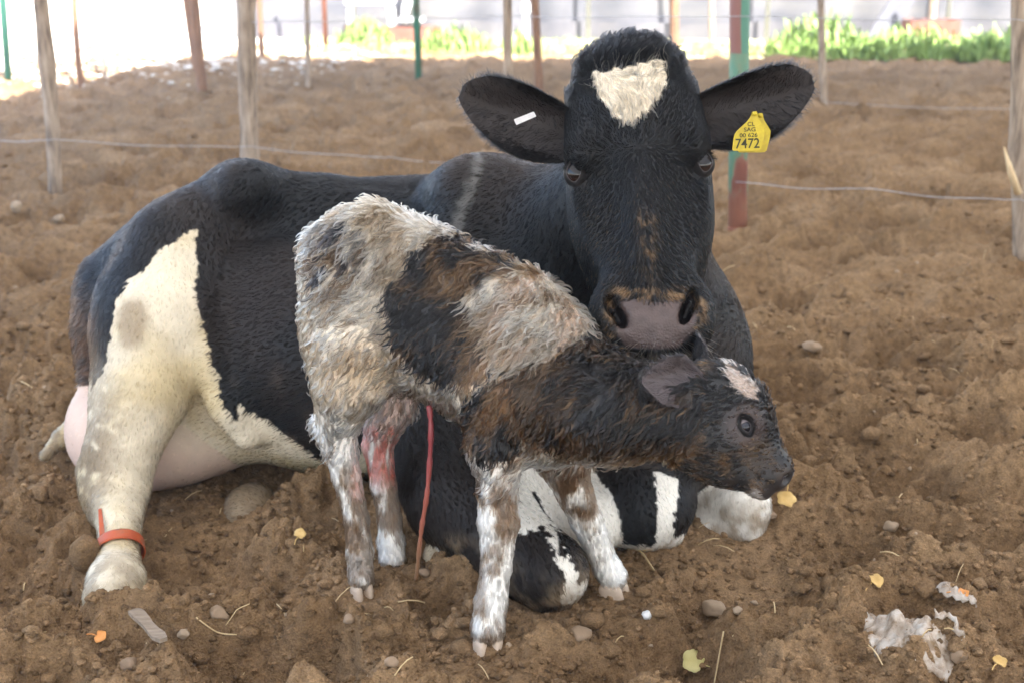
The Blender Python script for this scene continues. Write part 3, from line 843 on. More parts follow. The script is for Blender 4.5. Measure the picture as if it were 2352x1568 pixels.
def calf_color(p):
    n = len(p)
    gd = K.group_of(p, KN); gi = gd.argmin(1)
    g = lambda nm: gi == KN.index(nm)
    x, z = p[:, 0] + 0.006 * noise3(p * 80) + 0.008 * noise3(p * 28 + 5), p[:, 2] + 0.006 * noise3(p * 80 + 50) + 0.008 * noise3(p * 28 + 9)
    big = noise3(p * 12)
    legs = g('hind_near') | g('hind_far') | g('fore_near') | g('fore_far')
    col = mixc(np.tile(KWHITE, (n, 1)), KCREAM, sstep(-0.15, 0.5, fbm3(p * 7 + 3)) * 0.75 * (z > 0.38))
    tors = sstep(0.30, 0.52, z + 0.07 * big)
    col = col * (1 - tors[:, None] * (1 - np.array([0.84, 0.77, 0.67])))
    warm = sstep(P(1080, 700, 2.2)[0], P(1160, 700, 2.2)[0], x) * (z > 0.40)
    col = mixc(col, KPINK * np.array([0.85, 0.78, 0.62]), 0.6 * warm * sstep(-0.3, 0.3, fbm3(p * 15 + 8)))
    dm, dr, df = poly_sd(KP['mid'], x, z), poly_sd(KP['rear'], x, z), poly_sd(KP['front'], x, z)
    blk = (dm < 0) | ((dr < 0) & (noise3(p * 45) > -0.12)) | ((df < 0) & ~legs) | g('head')
    blk |= (g('fore_near') & (z > 0.30) & (df < 0))
    blk |= g('neck') & (df < 0.01)
    und = (g('neck') | g('body')) & (z < P(1400, 1015, 2.05)[2] + 0.02 * big) & (x > P(1180, 900, 2.1)[0])
    blk &= ~und
    col[blk] = KBLACK
    # mud: brown matted areas
    f = fbm3(p * np.array([26, 26, 16.0]) + 4)
    md = 0.75 * sstep(-0.1, 0.35, f) * sstep(-0.35, 0.2, noise3(p * 9 + 20))
    md = md * (~g('tail')) * (1 - 0.7 * (g('hind_near') & (z > 0.33))) * (1 - 0.5 * (z > 0.62))
    sh = np.hypot(x - P(1180, 830, 2.1)[0], z - P(1180, 830, 2.1)[2])
    md = np.maximum(md, sstep(0.12, 0.05, sh - 0.015 + 0.03 * big) * sstep(-0.5, 0.05, f) * 0.95)
    s2 = np.hypot((x - P(1200, 660, 2.15)[0]), (z - P(1200, 660, 2.15)[2]) * 1.6)
    md = np.maximum(md, sstep(0.13, 0.04, s2) * sstep(-0.25, 0.2, f) * 0.85)
    jaw = (g('head') | g('neck')) * sstep(P(1500, 955, 2.0)[2], P(1500, 1040, 2.0)[2], z + 0.04 * big) * np.where(g('head') & ((p - fA) @ fD > 0.10), 0.35, 1.0)
    md = np.maximum(md, jaw * sstep(-0.5, 0.2, f) * 0.85)
    elb = g('fore_near') * sstep(0.36, 0.30, z) * sstep(0.20, 0.235, z + 0.015 * big)
    md = np.maximum(md, elb * sstep(-0.6, 0.0, f) * 0.95)
    elb = g('fore_far') * sstep(0.15, 0.20, z + 0.03 * big) * sstep(0.34, 0.30, z)
    md = np.maximum(md, elb * sstep(-0.6, 0.0, f) * 0.95)
    elb = (g('hind_near') | g('hind_far')) * sstep(0.06, 0.10, z + 0.02 * big) * sstep(0.27, 0.20, z) * sstep(-0.35, 0.05, f + 0.15 * (x > P(800, 1100, 2.3)[0]))
    md = np.maximum(md, elb * 0.9)
    elb = g('fore_near') * sstep(0.05, 0.08, z) * sstep(0.20, 0.12, z) * sstep(P(1130, 1300, 2.07)[0], P(1105, 1300, 2.07)[0], x)
    md = np.maximum(md, elb * 0.8)
    # dark stained hair over the tail head and rump, brown matting across the flank and shoulder
    rp = np.hypot((x - P(770, 570, 2.3)[0]) * 0.75, z - P(770, 570, 2.3)[2])
    gr = sstep(0.10, 0.04, rp + 0.03 * big) * sstep(-0.25, 0.15, noise3(p * 34 + 7))
    col = mixc(col, np.array([0.045, 0.042, 0.045]), 0.85 * np.clip(gr, 0, 1) * (~g('tail')))
    md = np.maximum(md, sstep(0.11, 0.05, rp) * sstep(0.05, 0.35, noise3(p * 26 + 60)) * 0.85)
    fk = np.hypot((x - P(1050, 620, 2.2)[0]), (z - P(1050, 620, 2.2)[2]) * 1.1)
    md = np.maximum(md, sstep(0.09, 0.03, fk + 0.02 * big) * sstep(-0.3, 0.2, f) * 0.75)
    ct = np.hypot((x - P(880, 640, 2.2)[0]), (z - P(880, 640, 2.2)[2]))
    md = np.maximum(md, sstep(0.07, 0.02, ct) * sstep(-0.1, 0.3, f) * 0.45)
    md = md * np.where(g('neck') & (z > P(1450, 960, 2.05)[2]), 0.45, 1.0) * np.where(g('head') & (z > P(1650, 960, 2.0)[2]), 0.4, 1.0)
    col = mixc(col, KMUD * (1 + 0.3 * noise3(p * 60))[:, None], np.clip(md, 0, 1))
    # (kept apart from the mud) bloody streaks inside the hocks
    rd = g('hind_far') * sstep(0.16, 0.21, z) * sstep(0.36, 0.29, z) * sstep(-0.3, 0.2, noise3(p * np.array([70, 70, 14.0])) + 0.15)
    rd2 = g('hind_near') * sstep(0.19, 0.23, z) * sstep(0.34, 0.28, z) * sstep(P(795, 1050, 2.25)[0], P(818, 1050, 2.25)[0], x)
    col = mixc(col, KRED * (1 + 0.4 * noise3(p * 50))[:, None], 0.8 * np.clip(rd, 0, 1)); col = mixc(col, KRED * 0.8 + KPINK * 0.4, 0.5 * np.clip(rd2, 0, 1))
    gro = (g('body') | g('hind_far')) * sstep(0.09, 0.04, np.hypot(x - P(920, 920, 2.35)[0], z - P(920, 920, 2.35)[2]))
    col = mixc(col, KPINK * 0.9, 0.6 * gro)
    bl = g('head') & (poly_sd(KP['blaze'], x, z) < 0.004)
    col[bl] = np.array([0.55, 0.43, 0.36])
    hs = (p - fA) @ fD; hu = (p - fA) @ fU
    ey = np.hypot(hs - 0.088, hu - 0.004)
    col = mixc(col, np.array([0.085, 0.062, 0.060]), 0.8 * g('head') * sstep(0.045, 0.02, ey))
    mz = g('head') * sstep(0.185, 0.20, hs)
    col = mixc(col, np.array([0.035, 0.030, 0.032]), mz * 0.9)
    chin = g('head') * sstep(0.175, 0.19, hs) * (hu < -0.042)
    col = mixc(col, np.array([0.5, 0.46, 0.42]), 0.7 * chin)
    return np.clip(col, 0.004, 0.85), dict(gi=gi, legs=legs, blk=blk, mud=md, hs=hs, hu=hu, ey=ey)
kc, kinfo = calf_color(Vk)
me = mesh_np('body', Vk, Fk, M_CALFSKIN)
set_col(me, kc * np.where((Vk[:, 2] > 0.33) & ~kinfo['legs'], 0.55, 1.0)[:, None])
calf_body = obj('body', me, calf)
# ================================================================== UNSEEN ROOF, YARD, WALL
def roof_material():
    m = bpy.data.materials.new('milky_roof_sheet'); m.use_nodes = True
    nt = m.node_tree; nt.nodes.clear()
    out = nt.nodes.new('ShaderNodeOutputMaterial'); mix = nt.nodes.new('ShaderNodeMixShader')
    tr = nt.nodes.new('ShaderNodeBsdfTranslucent'); df = nt.nodes.new('ShaderNodeBsdfDiffuse')
    tr.inputs[0].default_value = (0.24, 0.245, 0.25, 1); df.inputs[0].default_value = (0.6, 0.6, 0.6, 1)
    mix.inputs[0].default_value = 0.35
    nt.links.new(tr.outputs[0], mix.inputs[1]); nt.links.new(df.outputs[0], mix.inputs[2]); nt.links.new(mix.outputs[0], out.inputs[0])
    return m
RV = [(-8.6, -14, 3.1), (14, -14, 3.1), (14, 11.2, 3.1), (-2.2, 11.2, 3.1)]  # roof out of view; outline and translucency shaped for the light below
unseen_roof = tag(obj('unseen_roof', mesh_py('unseen_roof', RV, [(0, 1, 2, 3)], roof_material())), kind='structure')
M_YARD = noisy_mat('pale_yard_earth', (0.46, 0.42, 0.36), (0.66, 0.62, 0.54), 2.0, 0.95, 0.4, 0.02, 20, spec=0.1)
M_VERGE = noisy_mat('grassy_earth', (0.16, 0.15, 0.07), (0.40, 0.38, 0.26), 2.5, 0.95, 0.4, 0.02, 20, spec=0.1)
ed = [(-12.0, -1.0), (-6.6, 8.2), (-5.2, 11.6), (-4.0, 13.2), (-2.2, 13.5)]
edge = []
for i in range(len(ed) - 1):
    for t in np.linspace(0, 1, 14, endpoint=False):
        q = np.array(ed[i]) * (1 - t) + np.array(ed[i + 1]) * t
        edge.append(q + 0.12 * np.array([noise2(q[1] * 2.3, i + 0.5), noise2(q[1] * 2.3, i + 9.5)]))
V = [(x, y, 0.035) for x, y in edge] + [(-2.2, 13.3, 0.035), (-2.2, 300, 0.035), (-300, 300, 0.035), (-300, -1.0, 0.035)]
tag(obj('yard', mesh_py('yard', V, [tuple(range(len(V)))[::-1]], M_YARD)), kind='structure')
ed = [(x, 13.25 + 0.12 * float(noise2(x * 1.7, 3.3)) - 0.05 * (x + 2)) for x in np.linspace(-2.2, 12, 40)]
V = [(x, y, 0.030) for x, y in ed] + [(60, 13, 0.030), (60, 60, 0.030), (-2.2, 60, 0.030)]
tag(obj('verge', mesh_py('verge', V, [tuple(range(len(V)))], M_VERGE)), kind='structure')

# grey shade curtain across the far side
def curtain_mat():
    m, nt, b = mat_new('grey_shade_net')
    tc = nt.nodes.new('ShaderNodeTexCoord'); mp = nt.nodes.new('ShaderNodeMapping'); mp.inputs['Scale'].default_value = (0.35, 1, 1.6)
    nt.links.new(tc.outputs['Object'], mp.inputs['Vector'])
    n = tex_noise(nt, 1.3, 5, 0.6, vec=mp.outputs[0])
    r = ramp(nt, [(0.30, (0.060, 0.065, 0.080)), (0.5, (0.105, 0.105, 0.115)), (0.70, (0.150, 0.145, 0.140))])
    nt.links.new(n.outputs[0], r.inputs[0]); nt.links.new(r.outputs[0], b.inputs['Base Color'])
    b.inputs['Roughness'].default_value = 0.9; b.inputs['Specular IOR Level'].default_value = 0.1
    return m
M_CURT = curtain_mat()
cw = empty('curtain_wall', (2.5, 16.0, 0.0), 'grey shade cloth wall hung across the far side behind the grass', 'wall')
xs = np.linspace(-3.37, 9.5, 260)
zs = np.linspace(0.03, 3.4, 12)
V = []
for z in zs:
    for x in xs:
        V.append((x, 15.7 - 0.03 * (x + 3) + 0.05 * math.sin(x * 7 + 1.5 * math.sin(x * 1.3)) + 0.03 * float(noise2(x * 2, z)), z))
n = len(xs)
F = [(j * n + i, j * n + i + 1, (j + 1) * n + i + 1, (j + 1) * n + i) for j in range(len(zs) - 1) for i in range(n - 1)]
o = obj('cloth', mesh_py('cloth', V, F, M_CURT, True), cw)
M_HEM = noisy_mat('grey_hem', (0.07, 0.07, 0.085), (0.13, 0.125, 0.13), 3, 0.9, 0)
hx = [(x, 15.62 - 0.03 * (x + 3) + 0.05 * math.sin(x * 7 + 1.5 * math.sin(x * 1.3)), 0.22 + 0.04 * float(noise2(x, 4.4))) for x in np.linspace(-3.37, 9.5, 150)]
V = [(a, b - 0.012, c - 0.22) for a, b, c in hx] + [(a, b - 0.012, c) for a, b, c in hx]
obj('hem', mesh_py('hem', V, [(i, i + 1, i + 151, i + 150) for i in range(149)], M_HEM, True), cw)
for x in np.arange(-3.3, 9.5, 2.1):
    y = 15.62 - 0.03 * (x + 3) - 0.16
    obj('support_pole', mesh_py('support_pole', *tube([(x, y, 0), (x, y, 3.4)], 0.03, 8), M_WIRE, True), cw)

# ------------------------------------------------------------------ fence posts
def crooked(base, top, r0, r1, bend, seed, n=14, sides=10, knots=()):
    rr = random.Random(seed)
    base, top = np.asarray(base), np.asarray(top)
    pts, rad = [], []
    p1, p2 = rr.uniform(0, 6), rr.uniform(0, 6)
    for i in range(n + 1):
        t = i / n
        q = base * (1 - t) + top * t
        q = q + np.array([bend * (math.sin(t * 5 + p1) - math.sin(p1)), 0.6 * bend * (math.sin(t * 4 + p2) - math.sin(p2)), 0])
        pts.append(q)
        k = 1 + 0.07 * rr.uniform(-1, 1)
        for kt in knots:
            k += 0.28 * math.exp(-((t - kt) / 0.03) ** 2)
        rad.append((r0 * (1 - t) + r1 * t) * k)
    return tube(pts, rad, sides)
def post(name, bpx, tpx, width, mat, label, cat='post', bend=0.02, seed=1, knots=(), zt=2.6, group='posts standing in the soil', z0=0.0, extra=None):
    b = G(*bpx, z0); Y = b[1]
    t0 = P(tpx[0], tpx[1], Y)
    d = t0 - b
    top = b + d * ((zt - b[2]) / d[2])
    w = width / FPX * np.linalg.norm(P(bpx[0], bpx[1] - 150, Y) - np.array([0, 0, CAM_H])) / 2
    low = b - d / np.linalg.norm(d) * 0.12
    if bend > 0:
        vf = crooked(low, top, w * 1.05, w * 0.92, bend, seed, knots=knots)
    else:
        vf = tube([low, low * 0.5 + top * 0.5, top], w, 16)
    root = empty(name, tuple(b), label, cat, group)
    obj('shaft', mesh_py('shaft', *vf, mat, True), root)
    return root, b, d / np.linalg.norm(d), w
post('metal_post', (20, 195), (6, 0), 15, M_GREEN, 'thin blue-green metal post at the far left edge', bend=0)
post('wooden_post', (127, 450), (113, 0), 29, M_WOOD, 'crooked grey wooden post with a kink, left of the cow', bend=0.035, seed=4, knots=(0.30,))
post('wooden_post', (188, 206), (172, 0), 13, M_WOOD2, 'thin crooked branch post just right of the kinked grey post', bend=0.03, seed=5)
post('wooden_post', (241, 184), (222, 0), 10, M_WOOD, 'thinnest leaning branch post against the white glare', bend=0.04, seed=6)
post('wooden_post', (452, 172), (430, 0), 15, M_WOOD2, 'reddish leaning post behind its twin, before the white glare', bend=0.012, seed=7)
post('wooden_post', (465, 216), (447, 0), 22, M_WOOD2, 'reddish leaning post in front of its twin, before the white glare', bend=0.012, seed=8)
rt, b, d, w = post('wooden_post', (577, 402), (578, 0), 40, M_WOOD, 'thick bark-stripped wooden post rising behind the hip of the cow', bend=0.018, seed=9, knots=(0.42, 0.5))
a0 = b + d * 0.95 + np.array([-0.05, -0.02, 0])
obj('bark_strip', mesh_py('bark_strip', *tube([a0, a0 + d * 0.15 + np.array([.012, 0, 0]), a0 + d * 0.32 + np.array([.022, 0, 0])], [0.006, 0.012, 0.005], 6), M_WOOD2, True), rt)
post('wooden_post', (603, 146), (598, 0), 12, M_WOOD2, 'short orange-brown post showing right behind the thick bark-stripped post', bend=0.01, seed=10)
post('wooden_post', (709, 210), (708, 0), 12, M_WOOD, 'straight slim pale post between the thick post and the green pipe', bend=0.008, seed=11)
post('metal_post', (749, 116), (744, 0), 11, M_RUST, 'rusty red pipe post near the grey curtain', bend=0)
post('metal_post', (963, 194), (955, 0), 16, M_RUSTGREEN, 'green pipe post with rust, midway along the far soil', bend=0)
rt, b, d, w = post('wooden_post', (1172, 402), (1170, 0), 20, M_WOOD, 'slim grey wooden post with a twig stub left of the cow\'s ear', bend=0.008, seed=12)
a0 = b + d * 1.12
obj('twig', mesh_py('twig', *tube([a0, a0 + np.array([-.05, -.02, .03]), a0 + np.array([-.055, -.02, .10])], [0.012, 0.009, 0.004], 6), M_WOOD, True), rt)
post('wooden_post', (1239, 216), (1230, 0), 20, M_WOOD2, 'tan wooden post standing behind the cow\'s left ear in the picture', bend=0.006, seed=13)
post('wooden_post', (1549, 140), (1548, 0), 22, M_WOOD2, 'brown post rising right behind the top of the cow\'s head', bend=0.006, seed=14)
post('wooden_post', (1634, 106), (1633, 0), 14, M_WOOD, 'short far post with orange foot near the curtain', bend=0.004, seed=15)
post('wooden_post', (1893, 246), (1888, 0), 15, M_WOOD, 'slim tan post to the right of the tagged ear', bend=0.008, seed=17)
# the big pipe: rust red below and at one side, green paint flaking
def pipe_mat():
    m, nt, b = mat_new('flaking_green_pipe')
    tc = nt.nodes.new('ShaderNodeTexCoord'); mp = nt.nodes.new('ShaderNodeMapping'); mp.inputs['Scale'].default_value = (9, 9, 3.0)
    nt.links.new(tc.outputs['Object'], mp.inputs['Vector'])
    n = tex_noise(nt, 1.6, 5, 0.55, vec=mp.outputs[0])
    r = ramp(nt, [(0.40, (0.20, 0.075, 0.055)), (0.46, (0.26, 0.12, 0.09)), (0.50, (0.13, 0.22, 0.14)), (0.62, (0.08, 0.21, 0.145)), (0.72, (0.24, 0.26, 0.20))])
    nt.links.new(n.outputs[0], r.inputs[0])
    sx = nt.nodes.new('ShaderNodeSeparateXYZ'); nt.links.new(tc.outputs['Object'], sx.inputs[0])
    foot = nt.nodes.new('ShaderNodeMapRange'); foot.inputs[1].default_value = 0.22; foot.inputs[2].default_value = 0.12
    nt.links.new(sx.outputs[2], foot.inputs[0])
    mx = nt.nodes.new('ShaderNodeMix'); mx.data_type = 'RGBA'; mx.inputs[7].default_value = (0.30, 0.13, 0.085, 1)
    nt.links.new(foot.outputs[0], mx.inputs[0]); nt.links.new(r.outputs[0], mx.inputs[6])
    up = nt.nodes.new('ShaderNodeMath'); up.operation = 'GREATER_THAN'; up.inputs[1].default_value = 0.78
    nt.links.new(sx.outputs[2], up.inputs[0])
    n2 = tex_noise(nt, 4.0, 3, 0.5)
    ad = nt.nodes.new('ShaderNodeMath'); ad.operation = 'MULTIPLY_ADD'; ad.inputs[1].default_value = 0.03; 
    ln = nt.nodes.new('ShaderNodeMath'); ln.operation = 'MULTIPLY_ADD'; ln.inputs[1].default_value = -(P(1699, 0, G(1694, 545)[1])[0] - G(1694, 545)[0]) / P(1699, 0, G(1694, 545)[1])[2]
    nt.links.new(sx.outputs[2], ln.inputs[0]); nt.links.new(sx.outputs[0], ln.inputs[2])
    nt.links.new(n2.outputs[0], ad.inputs[0]); nt.links.new(ln.outputs[0], ad.inputs[2])
    side = nt.nodes.new('ShaderNodeMath'); side.operation = 'LESS_THAN'; side.inputs[1].default_value = 0.017 + G(1694, 545)[0] * 0
    nt.links.new(ad.outputs[0], side.inputs[0])
    mx2 = nt.nodes.new('ShaderNodeMix'); mx2.data_type = 'RGBA'; mx2.inputs[6].default_value = (0.07, 0.20, 0.14, 1); mx2.inputs[7].default_value = (0.20, 0.085, 0.07, 1)
    nt.links.new(side.outputs[0], mx2.inputs[0])
    mx3 = nt.nodes.new('ShaderNodeMix'); mx3.data_type = 'RGBA'
    nt.links.new(up.outputs[0], mx3.inputs[0]); nt.links.new(mx.outputs[2], mx3.inputs[6]); nt.links.new(mx2.outputs[2], mx3.inputs[7])
    nt.links.new(mx3.outputs[2], b.inputs['Base Color'])
    b.inputs['Roughness'].default_value = 0.6
    add_bump(nt, b, n.outputs[0], 0.4, 0.004)
    return m
b = G(1694, 545)
pp = empty('metal_post', tuple(b), 'thick flaking green pipe post with a rust-red side, behind the yellow ear tag', 'post', 'posts standing in the soil')
w = 21.5 / FPX * 5.5
tq = P(1699, 0, b[1]) - b; tq = tq * (3.05 / tq[2])
V, F = tube([-tq * 0.03, tq * 0.2, tq], w, 24)
po = bpy.data.objects.new('shaft', mesh_py('shaft', V, F, pipe_mat(), True)); COL.objects.link(po); po.parent = pp
V, F = tube([(0, -.004, -.02), (0, -.004, 0.035), (0, -.004, .05)], [w * 1.14, w * 1.12, w * 1.02], 20)
po = bpy.data.objects.new('sleeve', mesh_py('sleeve', V, F, M_RUST, True)); COL.objects.link(po); po.parent = pp
# right hand split post
rt, b, d, w = post('wooden_post', (2348, 608), (2338, 0), 34, M_WOOD, 'grey wooden post with a split sliver at the right edge', bend=0.012, seed=19, knots=(0.22,))
a0, a1, a2 = P(2338, 445, b[1] - 0.03), P(2322, 395, b[1] - 0.05), P(2306, 338, b[1] - 0.06)
M_SPLIT = noisy_mat('fresh_split_wood', (0.5, 0.36, 0.2), (0.7, 0.55, 0.34), 20, 0.7, 0.2)
obj('sliver', mesh_py('sliver', *tube([a0, a1, a2], [0.016, 0.013, 0.002], 6), M_SPLIT, True), rt)

# ------------------------------------------------------------------ fence wires
def wire(label, pts, r, sag=0.0):
    w3 = [P(x, y, Y) for x, y, Y in pts]
    out = []
    for i in range(len(w3) - 1):
        for t in np.linspace(0, 1, 12, endpoint=False):
            q = w3[i] * (1 - t) + w3[i + 1] * t
            out.append(q + np.array([0, 0, -sag * 4 * t * (1 - t) + 0.003 * math.sin(9 * t + i)]))
    out.append(w3[-1])
    tag(obj('fence_wire', mesh_py('fence_wire', *tube(out, r, 6), M_WIRE, True)), label, 'wire', 'fence wires')
wire('low slack fence wire running just behind the cow\'s back', [(-60, 318, 6.2), (127, 322, 6.15), (577, 338, 6.75), (900, 362, 6.8), (1172, 382, 6.85), (1420, 395, 6.1)], 0.0022, 0.01)
wire('low fence wire from the flaking green pipe to the split post', [(1690, 418, 5.28), (2000, 435, 5.05), (2345, 460, 4.82), (2420, 465, 4.8)], 0.002, 0.01)
wire('high fence wire from the thick bark-stripped post to the flaking pipe', [(577, 52, 6.75), (960, 42, 6.8), (1172, 38, 6.82), (1690, 38, 5.26)], 0.002, 0.004)
wire('high fence wire right of the flaking green pipe', [(1690, 38, 5.26), (2335, 47, 4.82), (2420, 48, 4.8)], 0.002, 0.004)
wire('middle fence wire faint over the far right soil', [(1893, 236, 9.2), (2345, 252, 8.4), (2420, 254, 8.4)], 0.002, 0.01)

# ------------------------------------------------------------------ grass and weeds in the sun beyond the roof
def leaf_mat(name, c1, c2):
    m, nt, b = mat_new(name)
    oi = tex_noise(nt, 4.0, 3, 0.6)
    r = ramp(nt, [(0.3, c1), (0.7, c2)])
    nt.links.new(oi.outputs[0], r.inputs[0]); nt.links.new(r.outputs[0], b.inputs['Base Color'])
    b.inputs['Roughness'].default_value = 0.6
    b.inputs['Subsurface Weight'].default_value = 0.0
    return m
M_GRASS = leaf_mat('sunlit_grass', (0.14, 0.21, 0.05), (0.30, 0.36, 0.13))
M_WEED = leaf_mat('sunlit_weed', (0.13, 0.22, 0.045), (0.26, 0.36, 0.10))
def blades(n, fx, h0, h1, rr, wid=0.02):
    V, F = [], []
    for i in range(n):
        x, y, z, hs = fx(rr)
        h = rr.uniform(h0, h1) * hs; a = rr.uniform(0, 2 * PI); l = rr.uniform(0.1, 0.6) * h
        w = wid * rr.uniform(0.5, 1.2)
        c, s = math.cos(a), math.sin(a)
        k = len(V)
        V += [(x - s * w, y + c * w, z), (x + s * w, y - c * w, z), (x + c * l * .4 + s * w * .8, y + s * l * .4 - c * w * .8, z + h * .6), (x + c * l * .4 - s * w * .8, y + s * l * .4 + c * w * .8, z + h * .6), (x + c * l, y + s * l, z + h)]
        F += [(k, k + 1, k + 2, k + 3), (k + 3, k + 2, k + 4)]
    return V, F
rr = random.Random(21)
def strip(r_):
    x = r_.uniform(-2.6, 8.0)
    y = 13.4 - 0.05 * (x + 2) + 1.9 * r_.random() ** 1.5
    if noise2(x * 0.8, y * 1.2) < -0.15: y += 0.5
    return x, y, 0.02, (0.6 + 0.8 * max(0, float(noise2(x * 1.1 + 3, y))))
tag(obj('grass', mesh_py('grass', *blades(7000, strip, 0.03, 0.11, rr, 0.010), M_GRASS)), 'thin sunlit grass along the foot of the curtain', 'grass', kind='stuff')
def clumpy(label, px, py, rx, h, n, name='weed_clump'):
    g0 = G(px, py); n = int(n * 0.6)
    def f(r_):
        a = r_.uniform(0, 2 * PI); q = math.sqrt(r_.random())
        return g0[0] + rx * q * math.cos(a), g0[1] + 0.35 * q * math.sin(a), 0.02 + r_.random() ** 1.3 * h * 0.75 * (1 - 0.85 * q * q), 1.0
    root = empty(name, (g0[0], g0[1], 0.03), label, 'plant', 'weeds by the curtain')
    obj('foliage', mesh_py('foliage', *blades(n, f, 0.05, 0.15, rr, 0.022), M_WEED), root)
    obj('stem', mesh_py('stem', *tube([(g0[0], g0[1], 0), (g0[0] + .02, g0[1], h * 0.6)], 0.012, 6), M_WEED), root)
clumpy('small bright green weed clump left of the rusty green pipe', 838, 112, 0.32, 0.32, 700)
clumpy('bright green weed clump between the green pipe and the twig post', 1045, 124, 0.42, 0.30, 800)
clumpy('tall bright green weed behind the slim tan post', 1880, 138, 0.55, 0.55, 1500)
clumpy('low spreading green weed in front of the brown timber box', 2090, 142, 0.75, 0.38, 1600)
clumpy('pale green weed at the right edge beside the split post', 2290, 146, 0.45, 0.38, 1000)
clumpy('small pale green weed right behind the twig post', 1190, 128, 0.16, 0.25, 250)

# ------------------------------------------------------------------ blurred things by the curtain
M_WHITEP = noisy_mat('white_plastic', (0.55, 0.55, 0.55), (0.75, 0.75, 0.74), 4, 0.6, 0)
M_REDW = noisy_mat('red_brown_timber', (0.14, 0.05, 0.035), (0.24, 0.10, 0.075), 5, 0.8, 0.2)
M_GREYB = noisy_mat('grey_board', (0.06, 0.063, 0.075), (0.10, 0.10, 0.115), 4, 0.8, 0.1)
c = G(2135, 112); Y = c[1] - 0.1
bx = empty('timber_box', (c[0], Y, 0.03), 'red-brown timber box on a post, far right by the curtain', 'box')
p0 = P(2148, 66, Y)
obj('side_board', mesh_py('side_board', *box(p0, (0.55, 0.04, 0.17)), M_REDW), bx)
obj('end_board', mesh_py('end_board', *box(p0 + [-0.26, 0.18, 0], (0.03, 0.30, 0.17)), M_REDW), bx)
obj('end_board', mesh_py('end_board', *box(p0 + [0.26, 0.18, 0], (0.03, 0.30, 0.17)), M_REDW), bx)
obj('side_board', mesh_py('side_board', *box(p0 + [0, 0.34, 0], (0.55, 0.04, 0.17)), M_REDW), bx)
obj('leg', mesh_py('leg', *tube([(p0[0] - .08, Y + .15, 0), (p0[0] - .08, Y + .15, p0[2])], 0.035, 8), M_WOOD), bx)
obj('upright', mesh_py('upright', *tube([(p0[0], Y + .15, p0[2] - .05), (p0[0], Y + .15, p0[2] + 0.9)], 0.045, 8), M_WOOD), bx)
a0, a1 = P(2010, 96, 15.0), P(2092, -30, 15.2)
R_ = np.stack([(a1 - a0) / np.linalg.norm(a1 - a0), [0, 1, 0], np.cross((a1 - a0) / np.linalg.norm(a1 - a0), [0, 1, 0])], 1)
lb = tag(obj('leaning_board', mesh_py('leaning_board', *box((a0 + a1) / 2, (np.linalg.norm(a1 - a0), 0.05, 0.26), R_), M_GREYB)), 'dark grey board leaning against the curtain left of the timber box', 'board')
c = G(850, 105); Y = c[1] + 0.2
tb = empty('plastic_table', (c[0], Y, 0.03), 'white plastic table standing by the grey curtain', 'table')
p0 = P(852, 4, Y)
obj('table_top', mesh_py('table_top', *box(p0, (0.55, 0.5, 0.04)), M_WHITEP), tb)
for sx in (-0.22, 0.22):
    for sy in (-0.2, 0.2):
        obj('leg', mesh_py('leg', *tube([(p0[0] + sx * 1.15, Y + sy, 0.0), (p0[0] + sx, Y + sy, p0[2])], [0.02, 0.035], 8), M_WHITEP), tb)
c = G(945, 105); Y = c[1] + 0.1
ch = empty('plastic_chair', (c[0], Y, 0.03), 'curved white plastic chair seen from the side by the curtain', 'chair')
obj('backrest', mesh_py('backrest', *tube([P(928, 48, Y), P(932, 20, Y), P(942, -5, Y), P(944, -60, Y)], [0.03, 0.05, 0.06, 0.05], 8), M_WHITEP), ch)
obj('leg', mesh_py('leg', *tube([P(926, 104, Y), P(928, 48, Y)], 0.022, 8), M_WHITEP), ch)
obj('leg', mesh_py('leg', *tube([P(970, 104, Y), P(962, 40, Y)], 0.022, 8), M_WHITEP), ch)
obj('seat', mesh_py('seat', *box(P(945, 45, Y), (0.30, 0.34, 0.03)), M_WHITEP), ch)
c = P(905, 80, 15.0)
tag(obj('timber_plank', mesh_py('timber_plank', *box((c[0], 14.95, 0.13), (1.1, 0.10, 0.18), rotz(0.05)), M_REDW)), 'low red-brown plank lying under the white table', 'plank')
c = P(1208, 62, 14.9)
tag(obj('marker_stake', mesh_py('marker_stake', *join(box((c[0], 14.9, 0.25), (0.06, 0.05, 0.5)), box((c[0], 14.88, 0.42), (0.09, 0.03, 0.1))), M_WHITEP)), 'small white stake in the grass right of the twig post', 'stake')

# pale pieces added to break up the hard edge of the sunlight
rg = np.random.default_rng(4); VV, FF = [], []
bm = bmesh.new(); bmesh.ops.create_icosphere(bm, subdivisions=1, radius=1.0)
B_ = np.array([v.co[:] for v in bm.verts]); T_ = np.array([[v.index for v in f.verts] for f in bm.faces]); bm.free()
n_ = 2600
tx = rg.random(n_); ex_ = -7.5 + 6.0 * tx; ey_ = np.interp(ex_, [-7.5, -5.2, -4.0, -2.2, -1.4], [7.0, 10.6, 12.4, 13.3, 13.4]) + rg.normal(size=n_) * 0.9
sz = 0.008 + 0.03 * rg.random(n_) ** 3
pz = ground_h(ex_, ey_)
q_ = B_[None] * (1 + 0.4 * rg.normal(size=(n_, len(B_), 1)).clip(-1, 1) * 0.5) * sz[:, None, None] * np.array([1.3, 1.0, 0.5])
V = (q_ + np.stack([ex_, ey_, np.maximum(pz, 0.03)], 1)[:, None]).reshape(-1, 3)
F = (T_[None] + (np.arange(n_) * len(B_))[:, None, None]).reshape(-1, 3)
tag(obj('added_litter', mesh_np('added_litter', V, F, M_YARD)), 'pale bits added to break up the sunlit edge of the soil', 'added_litter', kind='stuff')

